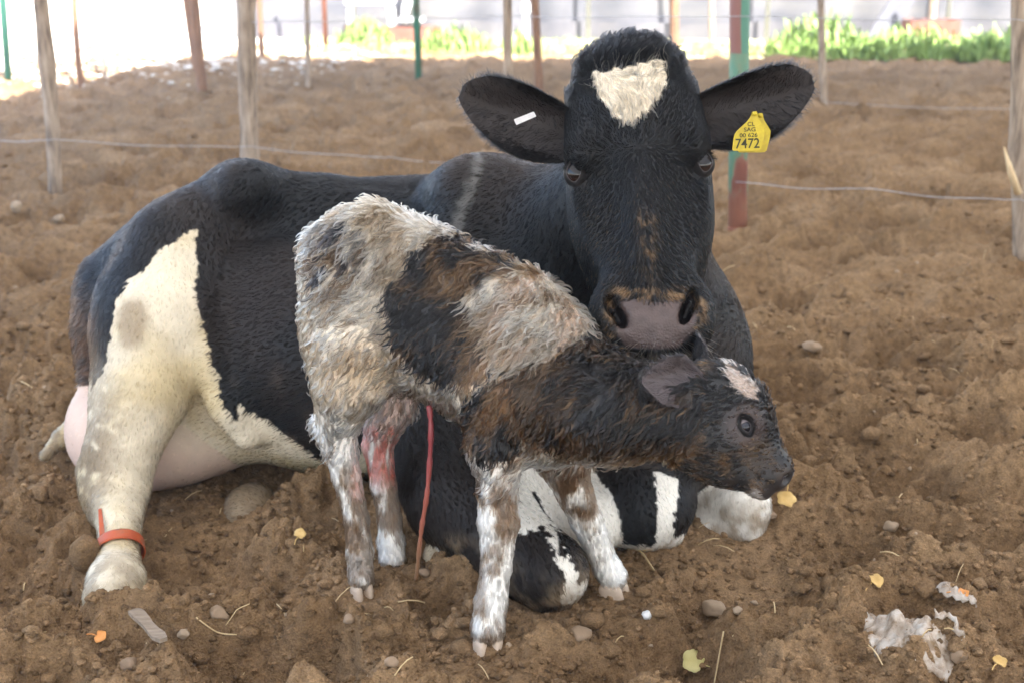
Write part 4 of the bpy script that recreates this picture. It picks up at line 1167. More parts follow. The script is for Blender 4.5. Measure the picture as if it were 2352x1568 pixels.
# ------------------------------------------------------------------ added haze volume standing in for the veiling glare
hz = bpy.data.materials.new('veil_haze'); hz.use_nodes = True
nt = hz.node_tree; nt.nodes.clear()
out = nt.nodes.new('ShaderNodeOutputMaterial'); pv = nt.nodes.new('ShaderNodeVolumePrincipled')
pv.inputs['Color'].default_value = (0.95, 0.96, 1.0, 1); pv.inputs['Density'].default_value = 0.008; pv.inputs['Anisotropy'].default_value = 0.2
nt.links.new(pv.outputs[0], out.inputs['Volume'])
V, F = box((0, 0, 1.15), (1900, 1900, 4.9))
tag(obj('haze', mesh_py('haze', V, F, hz)), 'thin haze added for the veil of glare', 'haze', kind='stuff')
# ================================================================== COW: ears, eyes, hoofs, tags
def hair_mat(name, rough, rrough, ior):
    m = bpy.data.materials.new(name); m.use_nodes = True
    nt = m.node_tree; nt.nodes.clear()
    out = nt.nodes.new('ShaderNodeOutputMaterial'); h = nt.nodes.new('ShaderNodeBsdfHairPrincipled')
    h.model = 'CHIANG'; h.parametrization = 'COLOR'
    a = nt.nodes.new('ShaderNodeAttribute'); a.attribute_name = 'col'
    nt.links.new(a.outputs['Color'], h.inputs['Color'])
    h.inputs['Roughness'].default_value = rough; h.inputs['Radial Roughness'].default_value = rrough
    h.inputs['IOR'].default_value = ior
    h.inputs['Random Roughness'].default_value = 0.2
    nt.links.new(h.outputs[0], out.inputs[0])
    return m
M_FUR = hair_mat('short_coat_hair', 0.14, 0.22, 1.22)
M_WET = hair_mat('wet_calf_hair', 0.12, 0.22, 1.36)
M_EARSKIN = attr_mat('ear_skin', 0.6, 0.3, 0.2, 200, 0.002)
def ear(parent, base, tip, wid, prof, face, cup, th, colfn, bow=0.0, nl=26, nw=15):
    """a cupped leaf-shaped ear; face = direction of the hollow side"""
    base, tip = np.asarray(base), np.asarray(tip)
    l = tip - base; Ln = np.linalg.norm(l); l = l / Ln
    f = face - l * (face @ l); f /= np.linalg.norm(f)
    w = np.cross(f, l); w = w if w[2] > 0 else -w
    V, inner = [], []
    for side in (0, 1):
        for i in range(nl):
            t = i / (nl - 1)
            up = np.interp(t, prof[0], prof[1]) * wid; lo = np.interp(t, prof[0], prof[2]) * wid
            c = base + l * Ln * t + w * bow * math.sin(PI * t)
            for j in range(nw):
                q = -1 + 2 * j / (nw - 1)
                off = (up if q > 0 else lo) * q
                cu = cup * (1 - 0.45 * t) * (q * q - 0.55) + 0.004 * math.sin(5 * q + 6 * t)
                tt = th * (1 - q * q) ** 0.6 * (1 - 0.6 * t)
                V.append(c + w * off + f * (cu * math.sin(PI * min(1, t * 0.9 + 0.12)) + (tt * 0.15 if side == 0 else -tt)))
                inner.append(1 - side)
    F = []
    n = nl * nw
    for s in (0, 1):
        for i in range(nl - 1):
            for j in range(nw - 1):
                a = s * n + i * nw + j
                q = (a, a + 1, a + nw + 1, a + nw)
                F.append(q if s == 0 else q[::-1])
    def bridge(a, b, c_, d): F.append((a, b, c_, d))
    for i in range(nl - 1):
        a = i * nw; bridge(a, a + nw, a + nw + n, a + n)
        a = i * nw + nw - 1; bridge(a + nw, a, a + n, a + nw + n)
    for j in range(nw - 1):
        a = (nl - 1) * nw + j; bridge(a, a + 1, a + 1 + n, a + n)
        a = j; bridge(a + 1, a, a + n, a + 1 + n)
    V = np.array(V); F = np.array(F)
    me = mesh_np('ear', V, F, M_EARSKIN)
    bm = bmesh.new(); bm.from_mesh(me); bmesh.ops.recalc_face_normals(bm, faces=bm.faces); bm.to_mesh(me); bm.free()
    col = colfn(V, np.array(inner))
    set_col(me, col)
    o = obj('ear', me, parent)
    return o, V, F, np.array(inner), l, f, w
EP = ([0, .12, .3, .5, .7, .85, .95, 1], [.55, .70, .88, 1.0, .95, .78, .50, .22], [.62, .85, 1.0, 1.02, .85, .62, .38, .18])
def cow_ear_col(V, inner):
    c = np.tile(BLACK * 1.1, (len(V), 1)); return mixc(c, np.array([0.030, 0.022, 0.020]), 0.6 * inner)
earL = ear(cow, HP(.135, -.100, -.105), P(1058, 212, 2.44), 0.066, EP, np.array([-0.10, -1, 0.12]), 0.045, 0.016, cow_ear_col, bow=-0.008)
earR = ear(cow, HP(.115, .100, -.105), P(1868, 190, 2.44), 0.068, EP, np.array([0.12, -1, 0.10]), 0.045, 0.016, cow_ear_col, bow=-0.012)

def eye_mat(name, iris, pupil, sclera, gaze, r):
    m, nt, b = mat_new(name)
    ge = nt.nodes.new('ShaderNodeTexCoord')
    dt = nt.nodes.new('ShaderNodeVectorMath'); dt.operation = 'NORMALIZE'; nt.links.new(ge.outputs['Object'], dt.inputs[0])
    dp = nt.nodes.new('ShaderNodeVectorMath'); dp.operation = 'DOT_PRODUCT'; dp.inputs[1].default_value = tuple(gaze)
    nt.links.new(dt.outputs[0], dp.inputs[0])
    rp = ramp(nt, [(0.0, sclera), (0.56, sclera), (0.63, (0.006, 0.005, 0.005)), (0.68, iris), (0.82, iris), (0.87, pupil)])
    nt.links.new(dp.outputs['Value'], rp.inputs[0]); nt.links.new(rp.outputs[0], b.inputs['Base Color'])
    b.inputs['Roughness'].default_value = 0.06; b.inputs['Specular IOR Level'].default_value = 0.4
    return m
def sphere_mesh(name, r, mat, sx=1, sy=1, sz=1, seg=24):
    bm = bmesh.new(); bmesh.ops.create_uvsphere(bm, u_segments=seg, v_segments=seg // 2 + 2, radius=r)
    for v in bm.verts: v.co = Vector((v.co.x * sx, v.co.y * sy, v.co.z * sz))
    me = bpy.data.meshes.new(name); bm.to_mesh(me); bm.free()
    me.polygons.foreach_set('use_smooth', [True] * len(me.polygons)); me.materials.append(mat)
    return me
M_LID = noisy_mat('dark_eyelid', (0.005, 0.005, 0.006), (0.012, 0.010, 0.010), 60, 0.55, 0.3, 0.001, spec=0.2)
M_LIDP = noisy_mat('pink_lid', (0.018, 0.014, 0.014), (0.05, 0.035, 0.034), 60, 0.3, 0.2, 0.001, spec=0.5)
def almond(c, out, up, a, b, n=40, lift=0.0, R=0.02):
    out = out / np.linalg.norm(out); up = up - out * (up @ out); up /= np.linalg.norm(up); sd = np.cross(out, up)
    pts = []
    for k in range(n + 1):
        q = 2 * PI * k / n
        x = a * math.cos(q); y = b * math.sin(q) * (1 - 0.25 * abs(math.cos(q)) ** 3)
        d2 = x * x + y * y
        pts.append(c + sd * x + up * y + out * (math.sqrt(max(R * R - d2, 0.0)) + lift))
    return pts
def eye(parent, c, r, out, up, gaze, mat, lid_a, lid_b, lid_r, sdf, grow=1.75):
    eo = bpy.data.objects.new('eye', sphere_mesh('eye', r, mat)); eo.location = tuple(Vector(c)); COL.objects.link(eo)
    eo.parent = parent; eo.matrix_parent_inverse = Matrix.Translation(-parent.location)
    c = np.asarray(c); out = out / np.linalg.norm(out)
    pin = almond(c, out, up, lid_a, lid_b, 44, lift=0.0004, R=r)[:-1]
    V, F = [], []
    m = len(pin); NRW = 8
    pa = np.array(pin); tv = pa - c; tv = tv - np.outer(tv @ out, out)
    po = c + tv * grow + out * r * 1.6
    for _ in range(45):
        v = sdf.at(po)
        go = (v > 0.0008) & (((po - c) @ out) > -r * 0.3)
        po = po - out[None] * (np.where(go, np.maximum(v * 0.8, 0.0006), 0))[:, None]
    upn = np.where((np.arange(m) > 0) & (np.arange(m) < m / 2), 1.0, 0.6)
    for j in range(NRW):
        t = j / (NRW - 1)
        q = pa * (1 - t) + po * t + out[None] * (lid_r * upn * math.sin(PI * min(1, t * 1.1 + 0.10)) * (1 - t * 0.6))[:, None] - c
        ln = np.linalg.norm(q, axis=1); mn = r + 0.0002 + 0.0010 * min(1, t * 5)
        q = q * np.maximum(1, mn / ln)[:, None]
        V += list(q)
    for j in range(NRW - 1):
        for k in range(m): F.append((j * m + k, j * m + (k + 1) % m, (j + 1) * m + (k + 1) % m, (j + 1) * m + k))
    lo = bpy.data.objects.new('eyelid', mesh_py('eyelid', V, F, M_LID, True)); COL.objects.link(lo); lo.parent = eo
    pts = almond(np.zeros(3), out, up, lid_a * 0.97, lid_b * 0.97, lift=0.0006, R=r)
    V, F = tube(pts, lid_r * 0.22, 6, False)
    lo = bpy.data.objects.new('lid_rim', mesh_py('lid_rim', V, F, M_LIDP, True)); COL.objects.link(lo); lo.parent = eo
    return eo
camv = lambda c: unit((np.array([0, 0, CAM_H]) - np.asarray(c))[None])[0]
eyes = []
for sg, px, py in ((-1, 1318, 395), (1, 1627, 353)):
    out = hN * 0.86 + hR * sg * 0.30 + np.array([0, 0, -0.12])
    out = out / np.linalg.norm(out)
    c = HP(.216, sg * .119, -.060) + out * 0.08
    for _ in range(60):
        v = float(C.at(c)[0])
        if v < 0.0005: break
        c = c - out * max(v * 0.7, 0.0005)
    c = c - out * 0.0200
    gz = unit((camv(c) * 0.5 + out * 0.5 + hR * sg * 0.12 + np.array([0, 0, 0.20]))[None])[0]
    up = -hD * 0.92 + hR * sg * 0.25 - hN * 0.0
    sidev = np.cross(out, -hD)
    m_e = eye_mat('cow_eye', (0.016, 0.007, 0.006), (0.003, 0.002, 0.003), (0.55, 0.48, 0.47), gz, 0.0235)
    eyes.append((eye(cow, c, 0.0270, out, hN * 0.75 * 1 + -hD * 0.25 if False else -hD + hN * 0.2, gz, m_e, 0.0150, 0.0190, 0.0040, C, 1.5), c, out, sg))

# ------------------------------------------------------------------ hoofs
M_HOOF = noisy_mat('pale_hoof', (0.40, 0.31, 0.23), (0.56, 0.45, 0.35), 40, 0.5, 0.2, 0.002, 120)
M_HOOFD = noisy_mat('muddy_hoof', (0.16, 0.11, 0.075), (0.28, 0.20, 0.14), 30, 0.7, 0.3, 0.002, 120)
def hoof(parent, c, fwd, r, h, mat):
    """two claws with a cleft"""
    f = np.array([fwd[0], fwd[1], 0.0]); f /= np.linalg.norm(f); s = np.array([-f[1], f[0], 0])
    for sg in (-1, 1):
        V, F = [], []
        n = 14
        rings = [(-0.2 * h, 1.00, 1.06), (0.25 * h, 1.0, 1.02), (0.7 * h, 0.92, 0.88), (1.0 * h, 0.80, 0.74)]
        for (z, rw, rf) in rings:
            for k in range(n):
                q = 2 * PI * k / n
                a = math.cos(q); b_ = math.sin(q)
                fx = a * r * rf * (1.12 if a > 0 else 0.85)
                sx = b_ * r * 0.46 * rw * (1 - 0.22 * max(a, 0) ** 2)
                V.append(c + f * fx + s * (sx + sg * r * 0.43) + np.array([0, 0, z]))
        for i in range(len(rings) - 1):
            for k in range(n): F.append((i * n + k, i * n + (k + 1) % n, (i + 1) * n + (k + 1) % n, (i + 1) * n + k))
        F.append(tuple(range(n))[::-1]); F.append(tuple((len(rings) - 1) * n + k for k in range(n)))
        obj('hoof', mesh_py('hoof', V, F, mat, True), parent)
for nm, fw, r in (('hind_near', (0.5, -1), .031), ('hind_far', (0.6, -1), .032), ('fore_near', (0.15, -1), .038), ('fore_far', (0.9, -0.6), .035)):
    e = LG[nm][-1]; z = gh(e[0], e[1])
    hoof(calf, np.array([e[0], e[1] - 0.002, -0.014]), np.array(fw, float), r * 0.86, 0.030, M_HOOF)
e = P(262, 1372, 2.22)
hoof(cow, np.array([e[0], e[1] - 0.012, -0.065]), np.array([0.1, -1.0]), 0.056, 0.06, M_HOOFD)

# ------------------------------------------------------------------ calf: ear, eye, cord
CEP = ([0, .15, .4, .65, .85, 1], [.35, .62, 1.0, .9, .55, .12], [.35, .7, 1.0, .95, .55, .12])
def calf_ear_col(V, inner):
    c = np.tile(np.array([0.020, 0.017, 0.017]), (len(V), 1)); return mixc(c, np.array([0.075, 0.060, 0.062]), 0.8 * inner)
kear = ear(calf, FP(.004, -.010, .052), P(1474, 872, 1.962), 0.044, CEP, np.array([0.15, -1, 0.55]), 0.022, 0.008, calf_ear_col, bow=0.006)
kear2 = ear(calf, FP(.006, .010, -.050), FP(-.09, .05, -.13), 0.036, CEP, np.array([0.3, 0.6, 0.5]), 0.02, 0.008, calf_ear_col)
kc_e = FP(.088, .003, .0405)
gz = unit((camv(kc_e) * 0.6 + fD * 0.5 + fN * 0.35)[None])[0]
M_KEYE = eye_mat('calf_eye', (0.020, 0.022, 0.034), (0.006, 0.007, 0.012), (0.20, 0.17, 0.18), gz, 0.014)
eye(calf, kc_e, 0.0145, fN + 0.15 * fU, fU + 0.15 * fD, gz, M_KEYE, 0.0120, 0.0078, 0.0040, K)
cord = [P(986, 930, 2.20), P(990, 985, 2.19), P(987, 1060, 2.185), P(980, 1140, 2.18), P(970, 1200, 2.19), P(963, 1260, 2.20), P(956, 1330, 2.225)]
def smooth_path(pts, m=6):
    out = []
    pts = [np.asarray(p) for p in pts]
    for i in range(len(pts) - 1):
        p0, p1, p2, p3 = pts[max(i - 1, 0)], pts[i], pts[i + 1], pts[min(i + 2, len(pts) - 1)]
        for t in np.linspace(0, 1, m, endpoint=False):
            out.append(0.5 * ((2 * p1) + (-p0 + p2) * t + (2 * p0 - 5 * p1 + 4 * p2 - p3) * t * t + (-p0 + 3 * p1 - 3 * p2 + p3) * t ** 3))
    out.append(pts[-1]); return out
cp = smooth_path(cord)
M_CORD = attr_mat('cord_skin', 0.35, 0.5, 0.3, 150, 0.002)
V, F = tube(cp, [0.0048 * (1.15 - 0.3 * i / len(cp)) * (1 + 0.16 * math.sin(i * 1.1) + 0.12 * math.sin(i * 2.7)) for i in range(len(cp))], 10)
me = mesh_py('umbilical_cord', V, F, M_CORD, True)
tt = np.repeat(np.linspace(0, 1, len(cp)), 10)
set_col(me, mixc(mixc(np.tile([0.22, 0.035, 0.040], (len(tt), 1)), np.array([0.28, 0.085, 0.058]), sstep(0.25, 0.6, tt)), np.array([0.20, 0.11, 0.06]), sstep(0.6, 0.95, tt)))
tag(obj('umbilical_cord', me, calf), 'thin red umbilical cord hanging down to the soil')

# ================================================================== FUR
if FUR:
    def vis_w(N, base=0.22):
        return np.where(N[:, 1] > 0.55, base, 1.0)
    # --- cow body coat
    hsV = info['hs']; headV = info['head']
    w = vis_w(Nc) * (~headV)
    w *= np.where((info['gi'] == GN.index('udder')), 0.35, 1.0)
    n = 240000
    r, nr, vi = scatter(Vc, Fc, w, n)
    col, inf = cc[vi].copy(), {k_: v_[vi] for k_, v_ in info.items()}
    fl = np.tile(np.array([-0.8, 0.15, -0.45]), (n, 1))
    fl[inf['gi'] == GN.index('hind')] = (-0.15, -0.25, -1.0)
    for nm in ('fore_near', 'fore_far', 'fore_white', 'fore_mid'): fl[inf['gi'] == GN.index(nm)] = (0.3, -0.4, -0.8)
    fl[inf['gi'] == GN.index('neck')] = (-0.35, 0.1, -0.9)
    for i in range(3): fl[:, i] += 0.40 * noise3(r * 6 + 40 * i) + 0.25 * noise3(r * 22 + 9 * i)
    L = rng.uniform(0.009, 0.014, n)
    mat_ = np.clip(sstep(P(330, 700, 2.95)[0], P(215, 700, 2.95)[0], r[:, 0]) * (r[:, 2] < 0.5) * (~inf['isw']), 0, 1)
    flank = sstep(0.42, 0.22, r[:, 2]) * (r[:, 0] > -0.6) * (r[:, 0] < -0.2) * (~inf['isw'])
    L *= 1 + 0.9 * mat_ + 0.8 * flank
    L *= np.where(inf['gi'] == GN.index('udder'), 0.5, 1) * np.where(inf['isw'], 0.85, 1)
    lift = rng.uniform(0.34, 0.52, n); curl = rng.uniform(0, 0.06, n)
    lift = np.where(inf['isw'], lift * 0.9, lift)
    pts = strands(r, nr, fl, L, lift, curl, 0.8, 4)
    am = 0.35 + 0.5 * np.maximum(mat_, flank) + 0.15 * noise3(r * 8)
    lift = lift + 0.12 * noise3(r * 40)
    am = am + 0.30
    pts, ci = clump(pts, r, nr, fl, 42000, am, L, lift, curl, 0.8)
    col = col * rng.uniform(0.8, 1.2, (n, 1)) * (0.70 + 0.6 * rng.random(42000)[ci] ** 1.5)[:, None]
    col = mixc(col, np.array([0.030, 0.029, 0.031]), 0.3 * (rng.random(42000)[ci] > 0.86) * (~inf['isw']))
    hair_obj('coat_hair', cow, pts, np.clip(col, 0.003, 0.9), rng.uniform(0.00032, 0.0005, n), M_FUR)
    # --- cow head coat
    hw = headV * vis_w(Nc) * (1 - info['pad']) * np.where(hsV < 0.10, 0.9, 1.0)
    eyed = np.minimum(np.linalg.norm(Vc - eyes[0][1], axis=1), np.linalg.norm(Vc - eyes[1][1], axis=1))
    hw = hw * (eyed > 0.0315)
    n = 120000
    r, nr, vi = scatter(Vc, Fc, hw, n)
    col, inf = cc[vi].copy(), {k_: v_[vi] for k_, v_ in info.items()}
    hs, hu, hv = inf['hs'], inf['hu'], inf['hv']
    dn = sstep(0.16, 0.24, hs)
    fl = hD[None] * (0.9 * dn - 0.8 * (1 - dn))[:, None] + hR[None] * (np.clip(hu / 0.05, -1, 1) * (0.75 * dn + 0.35 * (1 - dn)))[:, None]
    star = inf['star']
    fl[star] = (hD[None] * 0.9 - hR[None] * (hu[:, None] * 7))[star]
    sw = 0.22 + 0.6 * star + 0.8 * (hs < 0.06)
    for i in range(3): fl[:, i] += sw * (0.8 * noise3(r * 16 + 40 * i) + 0.5 * noise3(r * 45 + 9 * i))
    poll = sstep(0.095, 0.045, hs + 0.012 * noise3(r * 30)) * (~star)
    L = rng.uniform(0.006, 0.011, n) * (1 + 3.0 * poll) * np.where(star, 1.9, 1.0) * (1 + 0.5 * sstep(0.30, 0.40, hs) * sstep(0.06, 0.03, np.abs(hu)))
    lift = 0.30 + 0.18 * rng.random(n) + 0.40 * poll + 0.15 * star
    curl = 0.05 * rng.random(n) + 0.30 * poll * rng.random(n) + 0.08 * star
    pts = strands(r, nr, fl, L, lift, curl, 0.9, 5)
    am = 0.35 + 0.35 * poll + 0.35 * star + 0.35 * sstep(0.28, 0.36, hs)
    am = am + 0.10
    pts, ci = clump(pts, r, nr, fl, 11000, am, L, lift, curl, 0.9)
    col = col * rng.uniform(0.8, 1.2, (n, 1)) * (0.6 + 0.9 * rng.random(11000)[ci] ** 1.5)[:, None]
    col = mixc(col, np.array([0.030, 0.029, 0.031]), 0.35 * (rng.random(11000)[ci] > 0.85) * (~star))
    col = mixc(col, np.array([0.24, 0.15, 0.085]), 0.9 * (rng.random(n) < 0.05 * sstep(0.2, 0.4, hs)))
    hair_obj('face_hair', cow, pts, np.clip(col, 0.003, 0.9), rng.uniform(0.00028, 0.00042, n), M_FUR)
    # --- cow ears
    for E in (earL, earR):
        eo, V, F, inner, l, f, wv = E
        n = 9000
        Nn = vnormals(V, F); Nn = np.where(((Nn @ f) * np.where(inner > 0, 1, -1))[:, None] < 0, -Nn, Nn)
        q = np.abs(((V - V.mean(0)) @ wv))
        r, nr, vi = scatter(V, F, 0.35 + (q > 0.045) * 1.5, n)
        nr = np.where((nr * Nn[vi]).sum(1)[:, None] < 0, -nr, nr)
        fl = l[None] * 0.7 + wv[None] * (np.sign((r - V.mean(0)) @ wv) * 0.8)[:, None] + 0.3 * rng.normal(size=(n, 3))
        L = rng.uniform(0.007, 0.020, n); lift = rng.uniform(0.05, 0.5, n)
        pts = strands(r, nr, fl, L, lift, rng.uniform(0, .1, n), 0.7, 4)
        hair_obj('ear_hair', cow, pts, np.tile(BLACK * 1.2, (n, 1)), np.full(n, 0.0003), M_FUR)
    # --- whiskers, lashes
    R, D, LL = [], [], []
    for i in range(90):
        u = rng.uniform(-0.085, 0.085); s = rng.uniform(0.56, 0.60) if abs(u) < 0.06 else rng.uniform(0.53, 0.60)
        p0 = HP(s, u, 0.06); d = -hN
        for _ in range(40):
            v = C.at(p0)[0]
            if v < 0.001: break
            p0 = p0 + d * max(v * 0.7, 0.0015)
        R.append(p0); D.append(hD * rng.uniform(0.3, 1.0) + hR * (u * 14 + rng.normal() * 0.25) + hN * rng.uniform(0.1, 0.5)); LL.append(rng.uniform(0.02, 0.05))
    R, D, LL = np.array(R), unit(np.array(D)), np.array(LL)
    t = np.linspace(0, 1, 6)
    pts = R[:, None] + D[:, None] * (LL[:, None] * t)[:, :, None] + np.array([0, 0, -1.0])[None, None] * (0.25 * LL[:, None] * t ** 2)[:, :, None]
    hair_obj('whiskers', cow, pts, np.tile([0.42, 0.38, 0.31], (len(R), 1)), np.full(len(R), 0.00030), M_FUR)
    R, D = [], []
    for eo, c, out, sg in eyes:
        al = almond(np.asarray(c), out, -hD + hN * 0.2, 0.0165, 0.0210, 60, 0.003, 0.0270)
        for i in range(120):
            k = rng.integers(3, 29); p0 = al[k]
            R.append(p0 + rng.normal(size=3) * 0.0008); D.append(out * 0.55 + (p0 - c) / 0.025 * 0.8 + hR * sg * 0.5 + rng.normal(size=3) * 0.12)
    R, D = np.array(R), unit(np.array(D))
    LL = rng.uniform(0.007, 0.014, len(R))
    pts = R[:, None] + D[:, None] * (LL[:, None] * t)[:, :, None] + np.array([0, 0, -1.0])[None, None] * (0.35 * LL[:, None] * t ** 2)[:, :, None]
    hair_obj('eyelashes', cow, pts, np.tile([0.01, 0.01, 0.01], (len(R), 1)), np.full(len(R), 0.0004), M_FUR)
    # --- calf coat: wet locks
    gi = kinfo['gi']
    hV = gi == KN.index('head')
    w = vis_w(Nk, 0.3) * np.where(hV, 1.5, 1.0)
    w = w * (Vk[:, 2] > 0.006) * (kinfo['ey'] > 0.014) * (1 - hV * (kinfo['hs'] > 0.198))
    n = 250000
    r, nr, vi = scatter(Vk, Fk, w, n)
    col, inf = kc[vi].copy(), {k_: v_[vi] for k_, v_ in kinfo.items()}
    gi = inf['gi']; G_ = lambda nm: gi == KN.index(nm)
    legs = inf['legs']; low = legs & (r[:, 2] < 0.30)
    fl = np.tile(np.array([-0.45, -0.05, -0.85]), (n, 1))
    fl[G_('neck')] = (-0.35, -0.1, -0.95)
    hd = G_('head')
    fl[hd] = -fD * 0.5 - fU * 0.9 * np.sign(0.5)
    fl[low] = (0.05, -0.1, -1.0)
    rear = (G_('body') & (r[:, 0] < P(900, 600, 2.3)[0])); fl[rear] = (-0.55, -0.1, -0.7)
    amp = np.where(low, 0.22, 0.75) * np.where(hd, 1.2, 1)
    for i in range(3): fl[:, i] += amp * (0.75 * noise3(r * 11 + 40 * i) + 0.45 * noise3(r * 32 + 9 * i))
    L = rng.uniform(0.018, 0.032, n) * np.where(low, 0.55, 1) * np.where(hd, 0.50, 1) * np.where(G_('neck'), 1.1, 1)
    topl = (nr[:, 2] > 0.4) & ~legs
    L *= np.where(G_('tail'), 0.9, 1) * np.where(inf['ey'] < 0.035, 0.5, 1) * np.where(topl, 1.15, 1)
    L *= np.where(hd & (inf['hs'] > 0.14), 0.55, 1)
    white = ~inf['blk']
    dry = white & ~low
    lift = rng.uniform(0.12, 0.30, n) + 0.05 * dry + 0.10 * topl + 0.20 * hd
    lift = np.where(low, rng.uniform(0.30, 0.5, n), lift)
    curl = np.where(low, 0.04, rng.uniform(0.05, 0.30, n)) * np.where(hd, 1.2, 1)
    pts = strands(r, nr, fl, L, lift, curl, 0.9, 7)
    am = np.where(low, 0.5, np.where(inf['blk'], 0.97, 0.95))
    pts, ci = clump(pts, r, nr, fl, 13000, am, L, lift, curl, 0.9, 0.45)
    # mud crumbs tint whole locks
    lock = rng.random(13000)[ci]
    col = mixc(col, KMUD * 1.15, 0.75 * ((lock < 0.18) & (inf['mud'] > 0.05)) + 0.35 * ((lock > 0.93) & (r[:, 2] < 0.6)))
    col = col * np.where(low, 0.85 + 0.25 * rng.random(13000)[ci], 0.42 + 0.75 * rng.random(13000)[ci])[:, None] * rng.uniform(0.85, 1.15, (n, 1))
    hair_obj('coat_hair', calf, pts, np.clip(col, 0.003, 0.9), rng.uniform(0.00030, 0.00048, n), M_WET)
    # calf ear fringe
    for E in (kear, kear2):
        eo, V, F, inner, l, f, wv = E
        n = 4500
        r, nr, vi = scatter(V, F, np.ones(len(V)), n)
        s_ = np.sign(nr @ f) * np.where(inner[vi] > 0, 1, -1); nr = nr * np.where(s_ == 0, 1, s_)[:, None]
        fl = l[None] * 1.0 + wv[None] * (np.sign((r - V.mean(0)) @ wv) * 0.5)[:, None] + 0.25 * rng.normal(size=(n, 3))
        L = rng.uniform(0.006, 0.016, n)
        pts = strands(r, nr, fl, L, rng.uniform(0.05, 0.35, n), rng.uniform(0, .1, n), 0.7, 4)
        c_ = np.where(inner[vi][:, None] > 0, np.array([0.06, 0.052, 0.055]), KBLACK * 1.2)
        hair_obj('ear_hair', calf, pts, c_, np.full(n, 0.0003), M_FUR)
# ================================================================== THINGS ON THE ANIMALS
M_TAG = noisy_mat('yellow_tag_plastic', (0.36, 0.27, 0.012), (0.56, 0.43, 0.015), 45, 0.5, 0.05, 0.001, spec=0.5)
M_INK = noisy_mat('tag_ink', (0.03, 0.03, 0.012), (0.05, 0.05, 0.02), 80, 0.6, 0)
def slab(poly, nrm, th):
    """a flat polygon with thickness along nrm"""
    n = len(poly); A = [np.asarray(p) for p in poly]; B = [p - nrm * th for p in A]
    F = [tuple(range(n)), tuple(range(2 * n - 1, n - 1, -1))] + [(i, n + i, n + (i + 1) % n, (i + 1) % n) for i in range(n)]
    V = A + B
    c = sum(A) / n
    nn = np.cross(A[1] - A[0], A[2] - A[1])
    if nn @ nrm < 0: F = [f[::-1] for f in F]
    return V, F
def ear_tag(name, label, dx, dy, Y, text):
    px = [(1730, 257), (1738, 256), (1742, 272), (1747, 280), (1757, 297), (1755, 315), (1748, 342), (1743, 346), (1735, 347), (1685, 347), (1682, 344), (1684, 325), (1687, 310), (1692, 302), (1716, 280), (1722, 272)]
    A = [P(x + dx, y + dy, Y + (y - 300) * -0.00008) for x, y in px]
    nr = np.cross(A[9] - A[0], A[4] - A[0]); nr /= np.linalg.norm(nr)
    if nr[1] > 0: nr = -nr
    root = empty(name, tuple(A[0]), label, 'ear tag', 'ear tags')
    obj('panel', mesh_py('panel', *slab(A, nr, 0.0018), M_TAG), root)
    c = P(1734 + dx, 262 + dy, Y - 0.003)
    V, F = tube([c + nr * 0.004, c - nr * 0.012], [0.0042, 0.0042], 14); obj('stud', mesh_py('stud', V, F, M_TAG, True), root)
    if text:
        ex = P(1750, 345, Y) - P(1684, 347, Y); ex /= np.linalg.norm(ex); ez = np.cross(nr, ex); ez = ez if ez[2] > 0 else -ez
        for s, (cx, cy), h, sxs in (('CL', (1725, 286), 9, 1.1), ('SAG', (1722, 298.5), 9, 1.15), ('00 626', (1719, 311.5), 9, 1.15), ('7472', (1716, 331), 22, 0.9)):
            fc = bpy.data.curves.new('lettering', 'FONT'); fc.body = s; fc.align_x = 'CENTER'; fc.align_y = 'CENTER'; fc.size = 1.0
            fc.offset = 0.012
            to = bpy.data.objects.new('tmp', fc); COL.objects.link(to)
            dg = bpy.context.evaluated_depsgraph_get()
            tm = bpy.data.meshes.new_from_object(to.evaluated_get(dg))
            bpy.data.objects.remove(to)
            hz = h / FPX * 2.37 / 0.70
            o3 = P(cx + dx, cy + dy, Y) + nr * 0.0016
            # drop the point onto the tag plane
            o3 = o3 - nr * ((o3 - A[9]) @ nr - 0.0009)
            for v in tm.vertices:
                q = o3 + ex * (v.co.x * hz * sxs) + ez * (v.co.y * hz)
                v.co = Vector(q)
            tm.materials.clear(); tm.materials.append(M_INK)
            obj('lettering', tm, root)
ear_tag('ear_tag', 'yellow ear tag printed CL SAG 00 626 7472 on the cow\'s ear', 0, 0, 2.352, True)
ear_tag('ear_tag', 'second yellow ear tag showing its corner behind the printed one', 13, 4, 2.372, False)
M_CLIP = noisy_mat('dull_aluminium', (0.50, 0.50, 0.51), (0.66, 0.66, 0.67), 60, 0.45, 0.1, 0.0005)
A = [P(1180, 275, 2.385), P(1226, 257, 2.385), P(1232, 268, 2.385), P(1186, 288, 2.385)]
nr = np.array([0.0, -1.0, 0.1]); nr /= np.linalg.norm(nr)
tag(obj('ear_clip', mesh_py('ear_clip', *slab(A, nr, 0.003), M_CLIP)), 'small silver bar clip in the cow\'s untagged ear', 'ear clip')
